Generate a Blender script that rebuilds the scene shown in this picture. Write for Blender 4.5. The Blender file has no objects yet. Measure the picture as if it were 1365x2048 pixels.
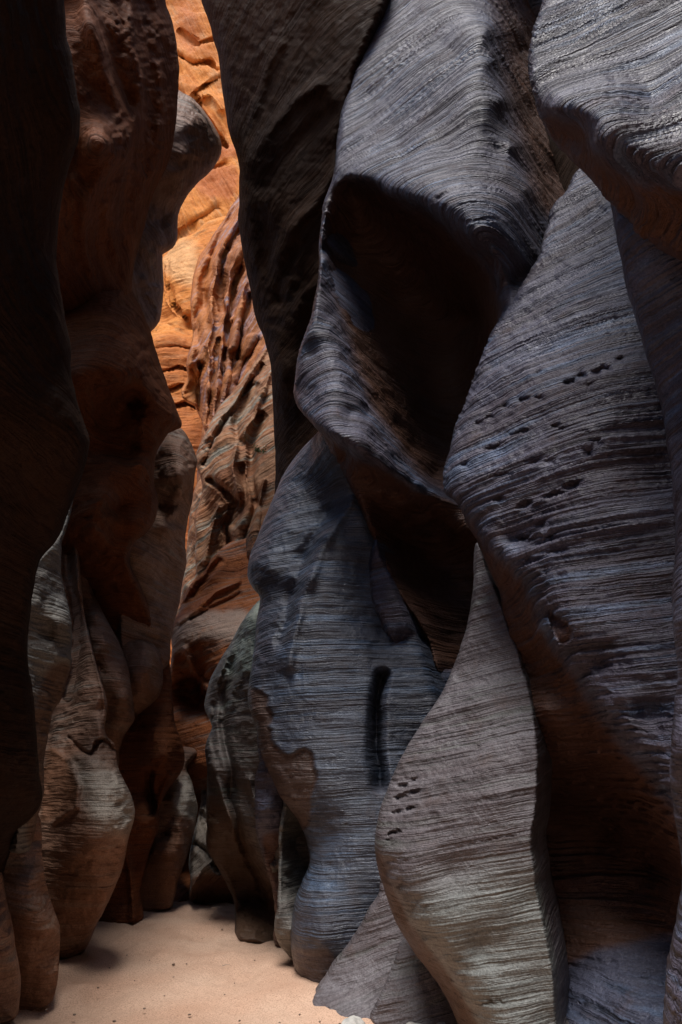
import bpy, math, random
import numpy as np
from mathutils import Vector

SC = bpy.context.scene
COL = SC.collection
random.seed(7)

# ------------------------------------------------------------------ camera
PITCH = math.radians(21.0)
CAM_H = 1.6
cam_d = bpy.data.cameras.new('camera')
cam = bpy.data.objects.new('camera', cam_d)
COL.objects.link(cam)
cam.location = (0, 0, CAM_H)
cam.rotation_euler = (math.radians(90) + PITCH, 0, 0)
cam_d.sensor_fit = 'VERTICAL'
cam_d.sensor_height = 36.0
cam_d.sensor_width = 24.0
cam_d.lens = 24.0
cam_d.dof.use_dof = True
cam_d.dof.focus_distance = 7.0
cam_d.dof.aperture_fstop = 9.0
cam_d.clip_start = 0.05
cam_d.clip_end = 2000.0
SC.camera = cam

# ------------------------------------------------------------------ sky, sun, exposure
SUN_EL, SUN_AZ = math.radians(71), math.radians(203)     # azimuth clockwise from +Y (forward)
world = bpy.data.worlds.new('World')
SC.world = world
world.use_nodes = True
nt = world.node_tree
sky = nt.nodes.new('ShaderNodeTexSky')
sky.sky_type = 'NISHITA'
sky.sun_disc = False
sky.sun_elevation = SUN_EL
sky.sun_rotation = SUN_AZ
nt.links.new(sky.outputs[0], nt.nodes['Background'].inputs[0])
nt.nodes['Background'].inputs[1].default_value = 0.055
sun_d = bpy.data.lights.new('sun', 'SUN')
sun_d.energy = 2.1
sun_d.angle = math.radians(28)
sun_d.color = (1.0, 0.965, 0.92)
sun = bpy.data.objects.new('sun', sun_d)
COL.objects.link(sun)
sd = Vector((math.sin(SUN_AZ) * math.cos(SUN_EL), math.cos(SUN_AZ) * math.cos(SUN_EL), math.sin(SUN_EL)))
sun.rotation_euler = (-sd).to_track_quat('-Z', 'Y').to_euler()
sun.location = sd * 60
SC.view_settings.view_transform = 'Standard'
SC.view_settings.look = 'None'
SC.view_settings.gamma = 1.0
SC.view_settings.exposure = 1.22
SC.cycles.max_bounces = 8
SC.cycles.diffuse_bounces = 2

# ------------------------------------------------------------------ numeric helpers
F = 1365.0
CP, SP = math.cos(PITCH), math.sin(PITCH)


def unproject(px, py, Y):
    cx = (px - 682.5) / F
    cy = (1024.0 - py) / F
    t = Y / (CP - cy * SP)
    return np.stack([cx * t, Y + 0 * t, CAM_H + t * (SP + cy * CP)], -1)


def floor_y(py):
    cy = (1024.0 - py) / F
    return -CAM_H * (CP - cy * SP) / (SP + cy * CP)


_rt = np.random.RandomState(11).rand(4096)


def _h(ix, iy, iz):
    v = (ix * 73856093) ^ (iy * 19349663) ^ (iz * 83492791)
    return _rt[v & 4095]


def vnoise(p):
    i = np.floor(p).astype(np.int64)
    f = p - i
    f = f * f * f * (f * (f * 6 - 15) + 10)
    x, y, z = i[:, 0], i[:, 1], i[:, 2]
    fx, fy, fz = f[:, 0], f[:, 1], f[:, 2]
    def L(a, b, t): return a + (b - a) * t
    return L(L(L(_h(x, y, z), _h(x + 1, y, z), fx), L(_h(x, y + 1, z), _h(x + 1, y + 1, z), fx), fy),
             L(L(_h(x, y, z + 1), _h(x + 1, y, z + 1), fx), L(_h(x, y + 1, z + 1), _h(x + 1, y + 1, z + 1), fx), fy), fz)


def fbm(p, octv=3, gain=0.5):
    a, s, tot = 1.0, 0.0, 0.0
    for k in range(octv):
        s = s + a * vnoise(p * (2.03 ** k) + 17.3 * k)
        tot += a
        a *= gain
    return s / tot * 2 - 1


def noise1(b, seed=0):
    i = np.floor(b).astype(np.int64)
    f = b - i
    f = f * f * (3 - 2 * f)
    a = _rt[(i * 7919 + seed * 131) & 4095]
    c = _rt[((i + 1) * 7919 + seed * 131) & 4095]
    return (a + (c - a) * f) * 2 - 1


def smooth_outline(pts, spacing):
    P = np.array(pts, float)
    n = len(P)
    out = []
    for k in range(n):
        p0, p1, p2, p3 = P[k - 1], P[k], P[(k + 1) % n], P[(k + 2) % n]
        m = max(1, int(np.hypot(*(p2 - p1)) / spacing))
        L = np.hypot(*(p2 - p1)) + 1e-6
        if L > 250:
            m = max(1, int(L / 30))
        t = (np.arange(m) / m)[:, None]
        # centripetal-ish tangents limited by the segment's own length
        def tan(a, b, c):
            v = c - a
            return v / (np.hypot(*v) + 1e-6) * min(np.hypot(*(b - a)), np.hypot(*(c - b)))
        t1, t2 = tan(p0, p1, p2), tan(p1, p2, p3)
        h = (2 * t**3 - 3 * t**2 + 1) * p1 + (t**3 - 2 * t**2 + t) * t1 + (-2 * t**3 + 3 * t**2) * p2 + (t**3 - t**2) * t2
        out.append(h)
    return np.concatenate(out)


def inside(poly, X, Y):
    r = np.zeros(X.shape, bool)
    n = len(poly)
    for k in range(n):
        x1, y1 = poly[k - 1]
        x2, y2 = poly[k]
        if y1 == y2:
            continue
        c = (y1 > Y) != (y2 > Y)
        r ^= c & (X < (x2 - x1) * (Y - y1) / (y2 - y1) + x1)
    return r


def nearest(poly, X, Y):
    best = np.full(X.shape, 1e18)
    bx, by = X.copy(), Y.copy()
    for k in range(len(poly)):
        x1, y1 = poly[k - 1]
        x2, y2 = poly[k]
        dx, dy = x2 - x1, y2 - y1
        L = dx * dx + dy * dy
        if L < 1e-9:
            continue
        t = np.clip(((X - x1) * dx + (Y - y1) * dy) / L, 0, 1)
        qx, qy = x1 + t * dx, y1 + t * dy
        d = (X - qx) ** 2 + (Y - qy) ** 2
        m = d < best
        best[m] = d[m]
        bx[m] = qx[m]
        by[m] = qy[m]
    return np.sqrt(best), bx, by


def polyline_dist(L, X, Y):
    """Distance to a polyline, fading out towards its two ends."""
    best = np.full(X.shape, 1e18)
    n = len(L)
    for k in range(n - 1):
        (x1, y1), (x2, y2) = L[k], L[k + 1]
        dx, dy = x2 - x1, y2 - y1
        LL = dx * dx + dy * dy + 1e-9
        t = np.clip(((X - x1) * dx + (Y - y1) * dy) / LL, 0, 1)
        best = np.minimum(best, (X - x1 - t * dx) ** 2 + (Y - y1 - t * dy) ** 2)
    return np.sqrt(best)


class Interp:
    """Depth through scattered control points, multiquadric with a linear drift."""
    def __init__(self, ctrl, c):
        C = np.array(ctrl, float)
        self.P = C[:, :2] / 100.0
        self.c = (C[:, 3] if C.shape[1] > 3 else np.full(len(C), c)) / 100.0
        n = len(C)
        D = self._phi(self.P)
        A = np.zeros((n + 3, n + 3))
        A[:n, :n] = D - np.eye(n) * 0.004
        A[:n, n] = 1
        A[:n, n + 1:] = self.P
        A[n, :n] = 1
        A[n + 1:, :n] = self.P.T
        b = np.zeros(n + 3)
        b[:n] = C[:, 2]
        self.w = np.linalg.lstsq(A, b, rcond=None)[0]

    def _phi(self, Q):
        d2 = ((Q[:, None, :] - self.P[None, :, :]) ** 2).sum(-1)
        return np.sqrt(d2 + self.c[None, :] ** 2)

    def __call__(self, px, py):
        out = np.empty(len(px))
        n = len(self.P)
        for s in range(0, len(px), 20000):
            Q = np.stack([px[s:s + 20000], py[s:s + 20000]], -1) / 100.0
            out[s:s + 20000] = self._phi(Q) @ self.w[:n] + self.w[n] + Q @ self.w[n + 1:]
        return out


def tag(o, label=None, cat=None, group=None, kind=None):
    if label: o['label'] = label
    if cat: o['category'] = cat
    if group: o['group'] = group
    if kind: o['kind'] = kind
    return o


def mesh_obj(name, verts, quads, mat, parent=None, attrs=None, smooth=True, normals=None):
    me = bpy.data.meshes.new(name)
    verts = np.asarray(verts, np.float32)
    quads = np.asarray(quads, np.int32)
    me.vertices.add(len(verts))
    me.vertices.foreach_set('co', verts.ravel())
    k = quads.shape[1]
    me.loops.add(quads.size)
    me.loops.foreach_set('vertex_index', quads.ravel())
    me.polygons.add(len(quads))
    me.polygons.foreach_set('loop_start', np.arange(0, quads.size, k, dtype=np.int32))
    me.polygons.foreach_set('loop_total', np.full(len(quads), k, np.int32))
    me.polygons.foreach_set('use_smooth', np.full(len(quads), smooth, bool))
    for an, av in (attrs or {}).items():
        a = me.attributes.new(an, 'FLOAT', 'POINT')
        a.data.foreach_set('value', np.asarray(av, np.float32))
    me.update(calc_edges=True)
    me.validate()
    if normals is not None:
        me.normals_split_custom_set_from_vertices(np.asarray(normals, np.float32))
    me.materials.append(mat)
    o = bpy.data.objects.new(name, me)
    COL.objects.link(o)
    if parent: o.parent = parent
    return o


def vert_normals(V, Q):
    n = np.cross(V[Q[:, 2]] - V[Q[:, 0]], V[Q[:, 3]] - V[Q[:, 1]])
    N = np.zeros_like(V)
    for k in range(4):
        np.add.at(N, Q[:, k], n)
    return N / (np.linalg.norm(N, axis=1, keepdims=True) + 1e-12)


def ribs(P, bed, amp, seed, fine=1.0, rf=12.0):
    """Bedding ledges worn into the stone: each bed juts out towards its top and drops back to the next one."""
    patch = 0.45 + 1.1 * np.clip(fbm(P * np.array([1.1, 1.1, 2.0]) + seed, 3) + 0.15, -0.35, 0.6)
    b = bed + 0.010 * fbm(P * 2.3 + 5 + seed, 3)
    def lay(al, ac, o):
        return vnoise(np.stack([P[:, 0] * al + o, P[:, 1] * al + 3 * o, b * ac + seed * 1.3], -1)) * 2 - 1
    def saw(fr, o, drop):
        ph = b * fr + 1.1 * lay(0.4, fr * 0.33, o)
        f = ph - np.floor(ph)
        k = np.floor(ph).astype(np.int64)
        h = 0.35 + 0.65 * _rt[(k * 197 + int(o * 31) + seed * 53) & 4095]
        return h * np.where(f < 1 - drop, (f / (1 - drop)) ** 1.6, 1 - (f - 1 + drop) / drop)
    e1 = 0.35 + 0.65 * np.clip(lay(0.8, rf * 0.5, 7.0) * 1.6 + 0.5, 0, 1)
    r = 0.8 * e1 * saw(rf, 1.0, 0.22) + 0.45 * fine * saw(rf * 2.5, 2.0, 0.3) + 0.45 * lay(0.35, rf * 0.45, 4.0)
    return amp * patch * (r - 0.4) * 1.5 + amp * 0.22 * fbm(P * 9 + seed, 3) * patch


def rock(name, label, outline, ctrl, mat, step=3.0, c=22, roll=(26, 0.30), und=0.03, und_f=1.3, rib=0.012, fine=1.0,
         dip=(0, 0), thick=1.5, side=0.0, pits=(), steps=(), grooves=(), bedv=None, seed=0, rough=1.0, group=None, cat='rock', parent=None, warp=0.07, lean=0.0, dy=0.0, gmul=1.0, rf=12.0, chip=2.2):
    out = smooth_outline(outline, 8)
    # small wear along the outline
    pp = np.concatenate([out / 37.0, np.full((len(out), 1), seed * 3.1)], 1)
    out = out + rough * np.stack([fbm(pp, 3), fbm(pp + 50, 3)], -1) * 2.6
    x0, y0 = out.min(0) - step
    x1, y1 = out.max(0) + step
    gx = np.arange(x0, x1 + step, step)
    # coarser rows outside the picture
    gy = [y0]
    while gy[-1] < y1 + step:
        yy = gy[-1]
        off = max(0, -yy - 10, yy - 2060)
        gy.append(yy + step * (1 + min(7, off / 25.0)))
    gy = np.array(gy)
    gxl = [x0]
    while gxl[-1] < x1 + step:
        xx = gxl[-1]
        off = max(0, -xx - 10, xx - 1375)
        gxl.append(xx + step * (1 + min(7, off / 25.0)))
    gx = np.array(gxl)
    GX, GY = np.meshgrid(gx, gy)
    ny, nx = GX.shape
    ins = inside(out, GX.ravel(), GY.ravel())
    idx = np.full(nx * ny, -1)
    ids = np.arange(nx * ny).reshape(ny, nx)
    q = np.stack([ids[:-1, :-1], ids[1:, :-1], ids[1:, 1:], ids[:-1, 1:]], -1).reshape(-1, 4)
    keep = ins[q].all(1)
    q = q[keep]
    used = np.unique(q)
    idx[used] = np.arange(len(used))
    q = idx[q]
    px, py = GX.ravel()[used].copy(), GY.ravel()[used].copy()
    # boundary edges
    e = np.concatenate([q[:, [0, 1]], q[:, [1, 2]], q[:, [2, 3]], q[:, [3, 0]]])
    key = np.sort(e, 1)
    kk = key[:, 0].astype(np.int64) * len(used) + key[:, 1]
    u, inv, cnt = np.unique(kk, return_inverse=True, return_counts=True)
    be = e[cnt[inv] == 1]
    bv = np.unique(be)
    d, bx, by = nearest(out, px, py)
    px[bv], py[bv] = bx[bv], by[bv]
    d[bv] = 0
    cq = np.stack([px / 17.0, py / 17.0, np.full(len(px), seed * 2.3)], -1)
    Yd = Interp(ctrl, c)(px + chip * 2.0 * fbm(cq, 3), py + chip * 2.0 * fbm(cq + 60, 3)) + lean * (np.maximum(py, -350) - 1000) / 1000.0 + dy
    if roll:
        t = np.clip(d / roll[0], 0, 1)
        Yd = Yd + roll[1] * (1 - np.sqrt(np.clip(1 - (1 - t) ** 2, 0, 1)))
    tint = np.zeros(len(px))
    pale = np.zeros(len(px))
    for (line, wid, dep) in grooves:
        L = np.array(line, float)
        m = (px > L[:, 0].min() - 3 * wid) & (px < L[:, 0].max() + 3 * wid) & (py > L[:, 1].min() - 3 * wid) & (py < L[:, 1].max() + 3 * wid)
        if not m.any(): continue
        qx, qy = px[m], py[m]
        qq = np.stack([qx / (wid * 7 + 14), qy / (wid * 7 + 14), np.full(len(qx), seed + 2.2)], -1)
        jit = wid * 0.8 + 1.0
        di = polyline_dist(L, qx + jit * fbm(qq, 2), qy + jit * fbm(qq + 30, 2))
        Yd[m] += dep * gmul * np.exp(-(di / wid) ** 2)
    zones = []
    for (poly, dY, soft, tn, *pname) in steps:
        sp = smooth_outline(poly, 8)
        pq = np.concatenate([sp / 21.0, np.full((len(sp), 1), seed + 9.0)], 1)
        sp = sp + np.stack([fbm(pq, 3), fbm(pq + 31, 3)], -1) * min(5, soft * 1.5)
        m = (px > sp[:, 0].min() - 30) & (px < sp[:, 0].max() + 30) & (py > sp[:, 1].min() - 30) & (py < sp[:, 1].max() + 30)
        di = nearest(sp, px[m], py[m])[0]
        s = np.where(inside(sp, px[m], py[m]), di, -di)
        w = np.clip(s / soft * 0.5 + 0.5, 0, 1)
        w = w * w * (3 - 2 * w)
        Yd[m] += dY * w
        if pname:
            zw = np.zeros(len(px))
            zw[m] = w
            zones.append((pname[0], zw))
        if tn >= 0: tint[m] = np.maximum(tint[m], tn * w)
        else: pale[m] = np.maximum(pale[m], -tn * w)
    pn = np.stack([px / 9.0, py / 9.0, np.full(len(px), seed * 1.7)], -1)
    jx, jy = (fbm(pn, 2) * 7, fbm(pn + 40, 2) * 5) if len(pits) else (0, 0)
    for (x, y, rx, ry, ang, dep) in pits:
        a = math.radians(ang)
        ux = ((px + jx - x) * math.cos(a) - (py + jy - y) * math.sin(a)) / rx
        uy = ((px + jx - x) * math.sin(a) + (py + jy - y) * math.cos(a)) / ry
        Yd += dep * 0.55 * np.exp(-(ux * ux + uy * uy) * 1.5)
    V = unproject(px, py, Yd)
    N = vert_normals(V, q)
    P0 = V.copy()
    bv3 = np.array(bedv if bedv else (-dip[0], -dip[1], 1.0))
    bed = V @ bv3
    bed = bed + warp * fbm(V * 0.55 + seed * 7.7, 2)
    damp = np.clip(d / 6, 0.25, 1)
    disp = und * fbm(V * und_f + seed * 3.3, 3) * np.clip(d / 30, 0.15, 1)
    disp = disp + ribs(P0, bed, rib, seed, fine, rf) * damp
    V = V + N * disp[:, None]
    # the hidden back of the body: sweep the rim away from the light and close it
    nb = len(bv)
    rim = V[bv]
    view = rim - np.array([0, 0, CAM_H])
    view = view / np.linalg.norm(view, axis=1, keepdims=True)
    view[:, 2] *= 0.35
    push = view + np.array([side, 0, 0])
    cen = V.mean(0)
    rings = []
    for s, shrink in ((0.12, 0.0), (0.45, 0.03), (0.8, 0.15), (1.0, 0.45), (1.02, 0.97)):
        r = rim + push * thick * s
        cc = cen + np.array([side, 1, 0]) * thick * s
        rings.append(r * (1 - shrink) + cc * shrink)
    n0 = len(V)
    mp = np.full(n0, -1)
    mp[bv] = np.arange(nb)
    a, b = mp[be[:, 0]], mp[be[:, 1]]
    prev_a, prev_b = be[:, 0], be[:, 1]
    qs = [q]
    for k in range(len(rings)):
        ca, cb = n0 + k * nb + a, n0 + k * nb + b
        qs.append(np.stack([prev_b, prev_a, ca, cb], -1))
        prev_a, prev_b = ca, cb
    Vall = np.concatenate([V] + rings)
    Qall = np.concatenate(qs)
    bedA = np.concatenate([bed] + [r @ bv3 for r in rings])
    zz = np.zeros(nb * len(rings))
    tA, pA = np.concatenate([tint, zz]), np.concatenate([pale, zz])
    NA = vert_normals(Vall, Qall)
    nz = np.linalg.norm(NA, axis=1) < 0.5
    NA[nz] = (0, -1, 0)
    own = np.zeros(len(Qall), int)
    for k, (pn, zw) in enumerate(zones):
        za = np.concatenate([zw, np.zeros(nb * len(rings))])
        own[za[Qall].mean(1) > 0.5] = k + 1

    def piece(nm, faces, par):
        u, inv = np.unique(faces, return_inverse=True)
        return mesh_obj(nm, Vall[u], inv.reshape(faces.shape), mat, par, {'bed': bedA[u], 'tint': tA[u], 'pale': pA[u]}, True, NA[u] if zones else None)
    o = piece(name, Qall[own == 0], parent)
    for k, (pn, zw) in enumerate(zones):
        if (own == k + 1).any():
            piece(pn, Qall[own == k + 1], o)
    if parent is None:
        tag(o, label, cat, group)
    return o


# ------------------------------------------------------------------ materials
def rock_mat(name, base, band, streak, fresh_and_shade, bed_scale=5.0, rough=0.8, spec=0.25, bump=0.5, streak_amt=0.5, patchy=1.0, line=0.55, sawf=26.0):
    m = bpy.data.materials.new(name)
    m.use_nodes = True
    T = m.node_tree
    N, L = T.nodes, T.links
    bs = N['Principled BSDF']
    bs.inputs['Specular IOR Level'].default_value = spec

    def nn(t, **kw):
        n = N.new(t)
        for k, v in kw.items():
            setattr(n, k, v)
        return n

    def math_(op, a, b=None, c=None):
        n = nn('ShaderNodeMath', operation=op)
        for k, v in enumerate((a, b, c)):
            if v is None: continue
            if isinstance(v, (int, float)): n.inputs[k].default_value = v
            else: L.new(v, n.inputs[k])
        return n.outputs[0]

    def noise3(scale, detail=4, rough_=0.6, vec=None):
        n = nn('ShaderNodeTexNoise')
        n.inputs['Scale'].default_value = scale
        n.inputs['Detail'].default_value = detail
        n.inputs['Roughness'].default_value = rough_
        L.new(vec or geo.outputs['Position'], n.inputs['Vector'])
        return n.outputs[0]

    def noise1d(w, scale, detail=2, rough_=0.6):
        n = nn('ShaderNodeTexNoise', noise_dimensions='1D')
        n.inputs['Scale'].default_value = scale
        n.inputs['Detail'].default_value = detail
        n.inputs['Roughness'].default_value = rough_
        L.new(w, n.inputs['W'])
        return n.outputs[0]

    def ramp(v, lo, hi, a=0.0, b=1.0):
        n = nn('ShaderNodeMapRange', interpolation_type='SMOOTHSTEP')
        L.new(v, n.inputs[0])
        n.inputs[1].default_value, n.inputs[2].default_value = lo, hi
        n.inputs[3].default_value, n.inputs[4].default_value = a, b
        return n.outputs[0]

    def mix(f, a, b, mode='MIX'):
        n = nn('ShaderNodeMix', data_type='RGBA', blend_type=mode)
        if isinstance(f, (int, float)): n.inputs[0].default_value = f
        else: L.new(f, n.inputs[0])
        for k, v in ((6, a), (7, b)):
            if isinstance(v, tuple): n.inputs[k].default_value = (*v, 1)
            else: L.new(v, n.inputs[k])
        return n.outputs[2]

    geo = nn('ShaderNodeNewGeometry')
    bed_a = nn('ShaderNodeAttribute', attribute_name='bed').outputs['Fac']
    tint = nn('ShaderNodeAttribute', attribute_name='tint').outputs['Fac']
    pale = nn('ShaderNodeAttribute', attribute_name='pale').outputs['Fac']
    warp = noise3(2.6, 4, 0.6)
    bed = math_('MULTIPLY_ADD', warp, 0.04, bed_a)
    sep = nn('ShaderNodeSeparateXYZ')
    L.new(geo.outputs['Position'], sep.inputs[0])

    def layered(along, across, detail=3, rough_=0.6):
        n = nn('ShaderNodeCombineXYZ')
        L.new(math_('MULTIPLY', sep.outputs[0], along), n.inputs[0])
        L.new(math_('MULTIPLY', sep.outputs[1], along), n.inputs[1])
        L.new(math_('MULTIPLY', bed, across), n.inputs[2])
        return noise3(1.0, detail, rough_, n.outputs[0])
    wide = layered(0.35, bed_scale * 0.5, 3)
    mid = layered(0.5, bed_scale * 2.4, 3, 0.65)
    thin = layered(0.9, bed_scale * 8.0, 3, 0.65)
    patch = noise3(0.9, 5, 0.62)
    patch2 = noise3(4.5, 5, 0.65)
    grain = noise3(70, 3, 0.7)
    pit = layered(9.0, 40.0, 2, 0.5)
    c = mix(math_('MULTIPLY', ramp(wide, 0.40, 0.62), 0.65), base, band)
    c = mix(math_('MULTIPLY', ramp(mid, 0.50, 0.64), 0.5), c, band)
    st = math_('MULTIPLY', ramp(mid, 0.50, 0.38), ramp(patch, 0.40, 0.60))
    c = mix(math_('MULTIPLY', st, streak_amt), c, streak)
    c = mix(math_('MULTIPLY', pale, 0.8), c, streak)
    # dark partings between beds, and small weathered pits
    dk = math_('MULTIPLY', ramp(thin, 0.50, 0.33), ramp(patch2, 0.28, 0.60))
    c = mix(math_('MULTIPLY', dk, line), c, (0.30, 0.28, 0.27), 'MULTIPLY')
    dm = math_('MULTIPLY', ramp(mid, 0.47, 0.37), ramp(patch2, 0.30, 0.58))
    c = mix(math_('MULTIPLY', dm, line * 0.8), c, (0.34, 0.30, 0.30), 'MULTIPLY')
    pk = math_('MULTIPLY', ramp(pit, 0.36, 0.27), ramp(patch2, 0.42, 0.60))
    c = mix(math_('MULTIPLY', pk, 0.6), c, (0.25, 0.22, 0.2), 'MULTIPLY')
    # weathered blotches and grain
    c = mix(math_('MULTIPLY', ramp(patch2, 0.55, 0.75), 0.35 * patchy), c, fresh_and_shade)
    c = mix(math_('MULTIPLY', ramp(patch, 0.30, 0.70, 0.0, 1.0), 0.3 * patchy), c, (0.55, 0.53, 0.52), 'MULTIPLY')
    c = mix(math_('MULTIPLY', tint, 0.85, ), c, fresh_and_shade)  # tint shows bare rock, and carries shade painted on undersides, hollow and flank
    g = ramp(grain, 0.25, 0.75, 0.66, 1.30)
    gg = nn('ShaderNodeCombineColor')
    for k in range(3): L.new(g, gg.inputs[k])
    c = mix(1.0, c, gg.outputs[0], 'MULTIPLY')
    L.new(c, bs.inputs['Base Color'])
    L.new(ramp(patch2, 0.3, 0.7, max(0.05, rough - 0.12), min(1.0, rough + 0.12)), bs.inputs['Roughness'])
    # relief too fine for the mesh
    h = math_('MULTIPLY', thin, math_('MULTIPLY_ADD', patch2, 2.6, -0.35))
    sw = math_('FRACT', math_('ADD', math_('MULTIPLY', bed, sawf), math_('MULTIPLY', layered(0.5, sawf * 0.35, 2), 2.2)))
    sw = math_('MULTIPLY', math_('MULTIPLY', sw, sw), ramp(layered(1.3, sawf * 0.5, 2), 0.40, 0.62, 0.05, 1.0))
    h = math_('ADD', h, math_('MULTIPLY', sw, 0.8))
    h = math_('ADD', h, math_('MULTIPLY', mid, 0.8))
    h = math_('ADD', h, math_('MULTIPLY', noise3(26, 5, 0.65), 0.34))
    h = math_('ADD', h, math_('MULTIPLY', ramp(pit, 0.24, 0.36), 0.35))
    h = math_('ADD', h, math_('MULTIPLY', grain, 0.16))
    b = nn('ShaderNodeBump')
    b.inputs['Strength'].default_value = min(1.0, bump * 1.7)
    b.inputs['Distance'].default_value = 0.04
    L.new(h, b.inputs['Height'])
    L.new(b.outputs[0], bs.inputs['Normal'])
    return m


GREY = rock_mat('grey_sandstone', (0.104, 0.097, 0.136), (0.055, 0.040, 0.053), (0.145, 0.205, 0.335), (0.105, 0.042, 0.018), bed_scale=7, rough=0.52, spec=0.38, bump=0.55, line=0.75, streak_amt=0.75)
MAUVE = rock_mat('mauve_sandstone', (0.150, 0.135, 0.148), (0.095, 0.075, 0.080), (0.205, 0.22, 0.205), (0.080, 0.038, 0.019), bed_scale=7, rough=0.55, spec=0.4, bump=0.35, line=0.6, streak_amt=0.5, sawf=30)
PALE = rock_mat('pale_sandstone', (0.20, 0.19, 0.17), (0.11, 0.093, 0.085), (0.24, 0.26, 0.26), (0.11, 0.055, 0.03), bed_scale=7, rough=0.6, spec=0.35, bump=0.4, line=0.6)
SLATE = rock_mat('slate_blue_sandstone', (0.088, 0.106, 0.148), (0.052, 0.051, 0.068), (0.092, 0.15, 0.255), (0.095, 0.054, 0.038), bed_scale=9, rough=0.45, spec=0.5, bump=0.4, line=0.75, streak_amt=0.7, sawf=34)
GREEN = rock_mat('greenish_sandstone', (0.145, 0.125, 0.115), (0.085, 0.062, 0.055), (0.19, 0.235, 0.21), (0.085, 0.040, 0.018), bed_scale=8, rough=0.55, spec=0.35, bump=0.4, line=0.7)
BROWN = rock_mat('brown_sandstone', (0.20, 0.066, 0.026), (0.115, 0.037, 0.015), (0.20, 0.10, 0.06), (0.17, 0.054, 0.018), bed_scale=7, rough=0.75, spec=0.12, bump=0.4)
RED = rock_mat('red_sandstone', (0.46, 0.155, 0.055), (0.27, 0.088, 0.035), (0.46, 0.37, 0.31), (0.52, 0.17, 0.04), bed_scale=4, rough=0.8, spec=0.2, streak_amt=0.6, bump=0.8, sawf=12)
RUST = rock_mat('banded_sandstone', (0.42, 0.22, 0.12), (0.29, 0.105, 0.045), (0.42, 0.40, 0.33), (0.40, 0.14, 0.04), bed_scale=3, rough=0.8, spec=0.2, streak_amt=1.0, bump=0.8, sawf=12)
TAN = rock_mat('tan_sandstone', (0.34, 0.205, 0.145), (0.21, 0.105, 0.068), (0.42, 0.395, 0.34), (0.19, 0.080, 0.038), bed_scale=7, rough=0.65, spec=0.3, bump=0.4)
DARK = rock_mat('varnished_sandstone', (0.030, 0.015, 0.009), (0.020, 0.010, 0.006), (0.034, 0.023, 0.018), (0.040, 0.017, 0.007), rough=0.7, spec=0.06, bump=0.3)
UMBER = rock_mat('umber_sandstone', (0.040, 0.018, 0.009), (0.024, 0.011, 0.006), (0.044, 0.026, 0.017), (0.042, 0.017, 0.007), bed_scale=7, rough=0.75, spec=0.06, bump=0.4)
CLIFF = rock_mat('fluted_sandstone', (0.54, 0.18, 0.042), (0.20, 0.066, 0.03), (0.42, 0.33, 0.38), (0.58, 0.20, 0.045), bed_scale=3, rough=0.7, spec=0.3, streak_amt=1.0, bump=0.9, sawf=8)
OCHRE = rock_mat('ochre_sandstone', (0.78, 0.30, 0.070), (0.58, 0.19, 0.045), (0.78, 0.44, 0.20), (0.42, 0.12, 0.045), bed_scale=1.0, patchy=1.6, line=0.4, rough=0.85, spec=0.15, bump=0.8, sawf=5)
# ------------------------------------------------------------------ right side of the canyon
rock('rock_overhang', 'rough grey boulder with coarse ribs jutting out overhead at the upper right',
     [(1100, -260), (1085, 0), (1065, 60), (1056, 130), (1066, 190), (1085, 240), (1110, 280), (1140, 318), (1175, 350), (1215, 398),
      (1260, 445), (1320, 495), (1400, 545), (1700, 620), (1700, -260)],
     [(1085, 0, 3.35), (1058, 130, 3.0), (1200, 0, 3.05), (1365, 0, 2.65), (1550, 0, 2.3), (1100, -300, 4.2), (1400, -300, 3.4), (1690, -300, 2.9),
      (1150, 120, 2.8), (1300, 200, 2.45), (1072, 196, 2.78), (1108, 224, 2.62), (1150, 228, 2.5), (1180, 243, 2.44), (1195, 280, 2.4),
      (1240, 318, 2.33), (1290, 348, 2.27), (1365, 368, 2.18), (1550, 420, 1.95), (1690, 470, 1.8),
      (1092, 250, 2.95), (1118, 256, 2.9), (1150, 262, 2.8), (1175, 285, 2.72), (1190, 312, 2.68), (1240, 350, 2.62), (1290, 380, 2.58), (1365, 402, 2.5), (1550, 450, 2.3),
      (1140, 318, 2.95), (1215, 398, 2.9), (1320, 495, 2.85), (1400, 545, 2.75), (1690, 610, 2.5)],
     GREY, step=3, c=14, roll=(14, 0.15), und=0.03, rib=0.055, fine=1.0, dip=(0.05, 0), thick=1.6, side=0.6, steps=[([(1085, 240), (1095, 232), (1118, 240), (1150, 248), (1172, 268), (1186, 300), (1238, 338), (1290, 366), (1365, 388), (1560, 440), (1720, 480), (1720, 640), (1400, 560), (1200, 410), (1120, 310)], 0.0, 10, 1.0, 'underside')], seed=1, chip=1.6, rf=8, rough=1.6)  # underside tint: bare brown rock with its shade painted in

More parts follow.
